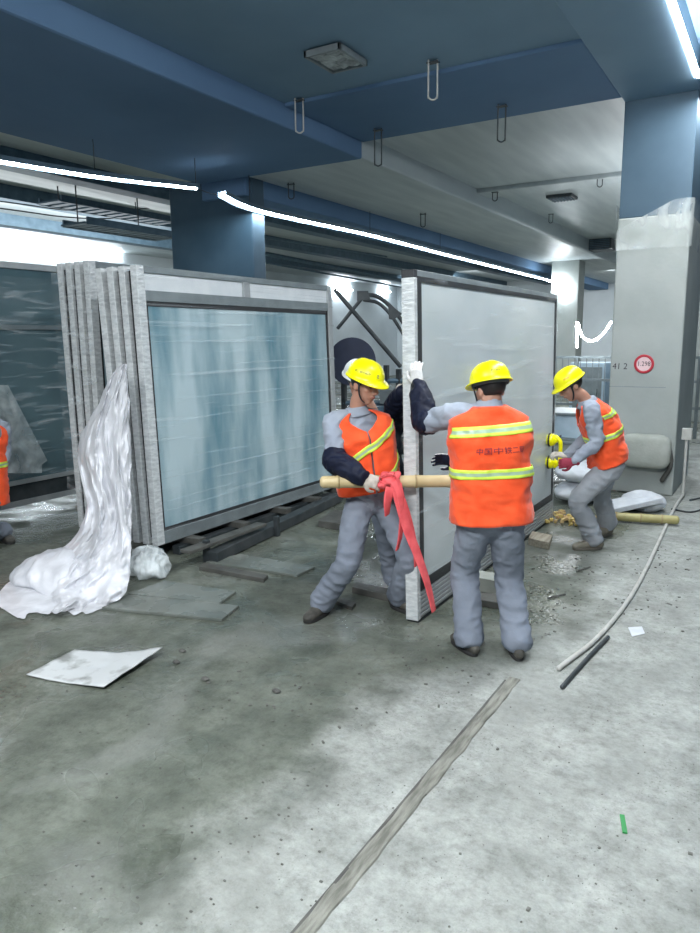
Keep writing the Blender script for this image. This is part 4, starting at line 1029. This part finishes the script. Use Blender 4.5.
# left worker: faces us half turned to the panel, both hands on the bamboo pole
A_an_r, A_an_l = gp(322, 615, 0)+V3(0,0,.10), gp(399, 609, 0)+V3(0,0,.10)
person('person', 'worker in yellow hard hat facing us, gripping the bamboo pole with the red strap', dict(
    base=(gp(362, 612, 0)), hip=at(372, 500, 4.86), sh=at(357, 413, 4.86), right_sh=-RG*.93-FW*.36, right_hip=-RG*.97-FW*.2,
    head=at(365, 384.5, 4.80), face=nrm(RG*.66-FW*.62-UP*.26), head_up=UP,
    wrR=at(363, 478, 4.485), elR=-RG*.9-UP*.3+FW*.5, wrL=at(396, 486, 5.02), elL=FW*.9+RG*.1, shL_off=-RG*.055+FW*.05-UP*.01,
    anR=A_an_r, knR=-FW+RG*.35, anL=A_an_l, knL=-FW*.9+RG*.5, toeR=nrm(-FW*.75-RG*.5), toeL=nrm(-FW*.75+RG*.66),
    handR=dict(d=nrm(RG*.88-UP*.34+FW*.05), pn=nrm(FW*.95-UP*.3), curl=.75, thumb=.8), handL=dict(d=nrm(-RG*.75-FW*.5-UP*.3), pn=nrm(-UP*.5-FW*.6), curl=.9, thumb=.9)),
    dict(oversleeves='R', strips=[(-1.05,1.25,.565,.655,-.19),(-1.25,-.3,.33,.405,-.25)], vneck=.80, hem=.13, vw=1.14,
         hat_marks=[('中国中铁二局', .019, .38, .42, DARKMARK), ('S', .035, 1.3, .34, BLUEMARK)], tilt=-.02), ppl)

# middle worker: back to us, left hand up on the panel edge
person('person', 'worker with back to us, lettered orange vest, one arm raised to the panel edge', dict(
    base=(gp(495, 655, 0)), hip=at(491, 518, 4.17), sh=at(489, 408, 4.19), right_sh=RG*.97+FW*.12, right_hip=RG*.99-FW*.1,
    head=at(490, 390, 4.23), face=nrm(-RG*.36+FW*.90-UP*.20), head_up=UP,
    wrL=at(418, 385, 4.58), elL=-UP*.9-RG*.2, wrR=at(458, 461, 4.46), elR=RG*.6-UP*.6+FW*.2, shL_off=FW*.05-RG*.01+UP*.01, shR_off=FW*.05-UP*.055-RG*.025,
    anL=gp(469, 652, 0)+V3(0,0,.09), knL=FW-RG*.1, anR=gp(517, 656, 0)+V3(0,0,.09), knR=FW+RG*.1, toeL=nrm(FW*.9-RG*.35), toeR=nrm(FW*.95+RG*.05),
    handL=dict(d=nrm(UP*.9-RG*.12+FW*.15), pn=nrm(FW*.8+RG*.5), curl=.45, thumb=.3, mat=GLOVE_W), handR=dict(d=nrm(-RG*.93+UP*.10+FW*.2), pn=nrm(-UP*.45-FW*.8), curl=.25, thumb=.0, mat=GLOVE_W, mat2=NAVY, spread=.2)),
    dict(oversleeves='L', strips=[(1.85,4.40,.775,.865,-.012),(1.45,4.85,.40,.485,0)], vneck=.8, hem=-.02, face=1, vw=1.20, lw=1.07,
         back_text=(VT, .040, .645, .10), hat_marks=[('中国中铁', .016, -1.9, .35, DARKMARK)], tilt=-.03), ppl)

# right worker: stooping, seen from his left
person('person', 'stooping worker on the right, side on, gripping the yellow suction lifter', dict(
    base=(gp(598, 545, 0)), hip=at(608, 463, 6.34), sh=at(588, 403, 6.30), right_sh=FW*.95+RG*.2, right_hip=FW*.98+RG*.12, bend=RG*.035+UP*.02,
    head=at(571, 386, 6.28), face=nrm(-RG*.84-UP*.48-FW*.05), head_up=UP*.8-RG*.5,
    wrL=at(573, 462, 6.12), elL=RG*.8-UP*.5, wrR=at(566, 456, 6.52), elR=RG*.4-UP*.8,
    anL=gp(593, 549, 0)+V3(0,0,.10), knL=-RG-FW*.1, anR=gp(607, 534, 0)+V3(0,0,.10), knR=-RG, toeL=nrm(-RG*.98-FW*.1), toeR=nrm(-RG*.6-FW*.5),
    handL=dict(d=nrm(-RG*.9-UP*.15+FW*.2), pn=nrm(FW*.9-UP*.2), curl=1.0, thumb=.8, mat=GLOVE_R), handR=dict(d=nrm(-RG*.95+UP*.2), pn=nrm(FW*.3-UP*.9), curl=.8, thumb=.8, mat=GLOVE)),
    dict(trousers=CLOTH_L, shoe=SHOE_T, sole=mat('dusty_sole', (.17,.155,.125), rough=.8), strips=[(-3.6,.0,.44,.53,0),(-3.6,-1.75,.74,.82,.02)], vneck=.72, hem=.03, vw=1.05,
         hat_marks=[('中国中铁', .018, 2.9, .42, mat('orange_print', (.75,.25,.05), rough=.5))], tilt=-.05), ppl)

# worker mostly hidden behind the left one, reaching for the panel edge
person('person', 'worker in dark jacket almost hidden behind the left worker, sleeve reaching to the panel', dict(
    base=(gp(399, 584, 0)), hip=at(388, 490, 5.62), sh=at(378, 425, 5.5), right_sh=-FW*.5-RG*.6, right_hip=-RG*.7-FW*.5,
    head=at(360, 382, 5.46), face=nrm(RG*.6-FW*.6-UP*.2), head_up=UP-RG*.2,
    wrR=at(366, 470, 5.3), elR=-RG-UP*.2, wrL=at(406, 374, 5.02), elL=-UP*.3-RG*.6+FW*.4,
    anR=gp(394, 590, 0)+V3(0,0,.10), knR=-FW, anL=gp(402, 584, 0)+V3(0,0,.10), knL=-FW+RG*.4, toeR=nrm(-FW), toeL=nrm(-FW+RG*.4),
    handR=dict(d=-UP, pn=RG, curl=.5), handL=dict(d=nrm(-UP*.55+RG*.55-FW*.5), pn=nrm(RG*.9+UP*.2), curl=.7, thumb=.6)),
    dict(jacket=DARKCL, trousers=CLOTH_P, vest=0, helmet=WHITEH, oversleeves='L'), None)

# worker cut by the left edge of the photo
person('person', 'worker at the left edge of the photo, only an orange vest side showing', dict(
    base=(gp(-12, 546, 0)), hip=at(-14, 494, 6.72), sh=at(-16, 424, 6.72), right_sh=-RG*.6-FW*.8, right_hip=-RG*.6-FW*.8,
    head=at(-22, 396, 6.72), face=nrm(-FW*.6-RG*.6), wrR=at(-30, 480, 6.4), elR=-FW, wrL=at(-4, 486, 6.75), elL=RG,
    anR=gp(-22, 548, 0)+V3(0,0,.10), knR=-FW, anL=gp(4, 541, 0)+V3(0,0,.10), knL=-FW, toeR=nrm(-FW-RG*.2), toeL=nrm(RG*.7-FW*.6),
    handR=dict(d=-UP, pn=RG, curl=.5), handL=dict(d=-UP, pn=-RG, curl=.5)),
    dict(strips=[(-2.5,2.5,.40,.48,0)], vneck=.62), ppl)

#ENDPEOPLE#
# ------------------------------------------------------------------ light
W = bpy.data.worlds.new('world'); SC.world = W; W.use_nodes = True
bg = W.node_tree.nodes['Background']; bg.inputs[0].default_value = (.42, .60, .85, 1); bg.inputs[1].default_value = .15
def area(name, loc, rot, sx, sy, power, col=(1,1,1)):
    l = bpy.data.lights.new(name, 'AREA'); l.shape = 'RECTANGLE'; l.size = sx; l.size_y = sy; l.energy = power; l.color = col
    o = bpy.data.objects.new(name, l); COL.objects.link(o); o.location = loc; o.rotation_euler = rot; tag(o, kind='helper'); return o
LC = (.95,.98,1)
area('work_light', (-.6, -1.2, 4.5), (math.radians(20), 0, math.radians(20)), 2.4, .5, 300, LC)
area('work_light_b', (-4.2, -.6, 4.6), (math.radians(18), 0, math.radians(-5)), 2.4, .5, 160, LC)
area('strip_light', (-.9, 6.5, 4.55), (0, math.radians(-8), 0), .2, 7, 170, LC)
area('far_light', (-3.5, 19, 4.5), (0, 0, 0), 2.5, 8, 300, LC)  # added fill for the far bays, without any fitting
area('bay_strip', (-2.3, 14.5, 3.4), (PI, math.radians(25), 0), .25, 6, 60, LC)  # unseen fill added facing up to brighten the mid bay slab
area('left_strip', (-13.2, 9, 3.7), (PI, 0, 0), .3, 9, 130, LC)  # added uplight for the left slab, no strip hangs here
area('left_light', (-12.5, 11, 4.3), (0, math.radians(35), 0), 3, 8, 700, LC)  # fill added to brighten the left wall
area('back_light', (-3.5, 29, 4.5), (math.radians(50), 0, 0), 5, .6, 420, LC)  # added fill aimed at the end wall, no lamp modelled
area('back_light_b', (-13, 29, 4.4), (math.radians(50), 0, 0), 5, .6, 120, LC)  # second added fill, for the left part of the end wall
SC.view_settings.view_transform = 'Standard'; SC.view_settings.look = 'None'; SC.view_settings.gamma = 1; SC.view_settings.exposure = .35
try: SC.view_settings.use_curve_mapping = False
except Exception: pass
SC.cycles.use_denoising = True; SC.cycles.max_bounces = 8; SC.cycles.transparent_max_bounces = 16; SC.cycles.sample_clamp_indirect = 6
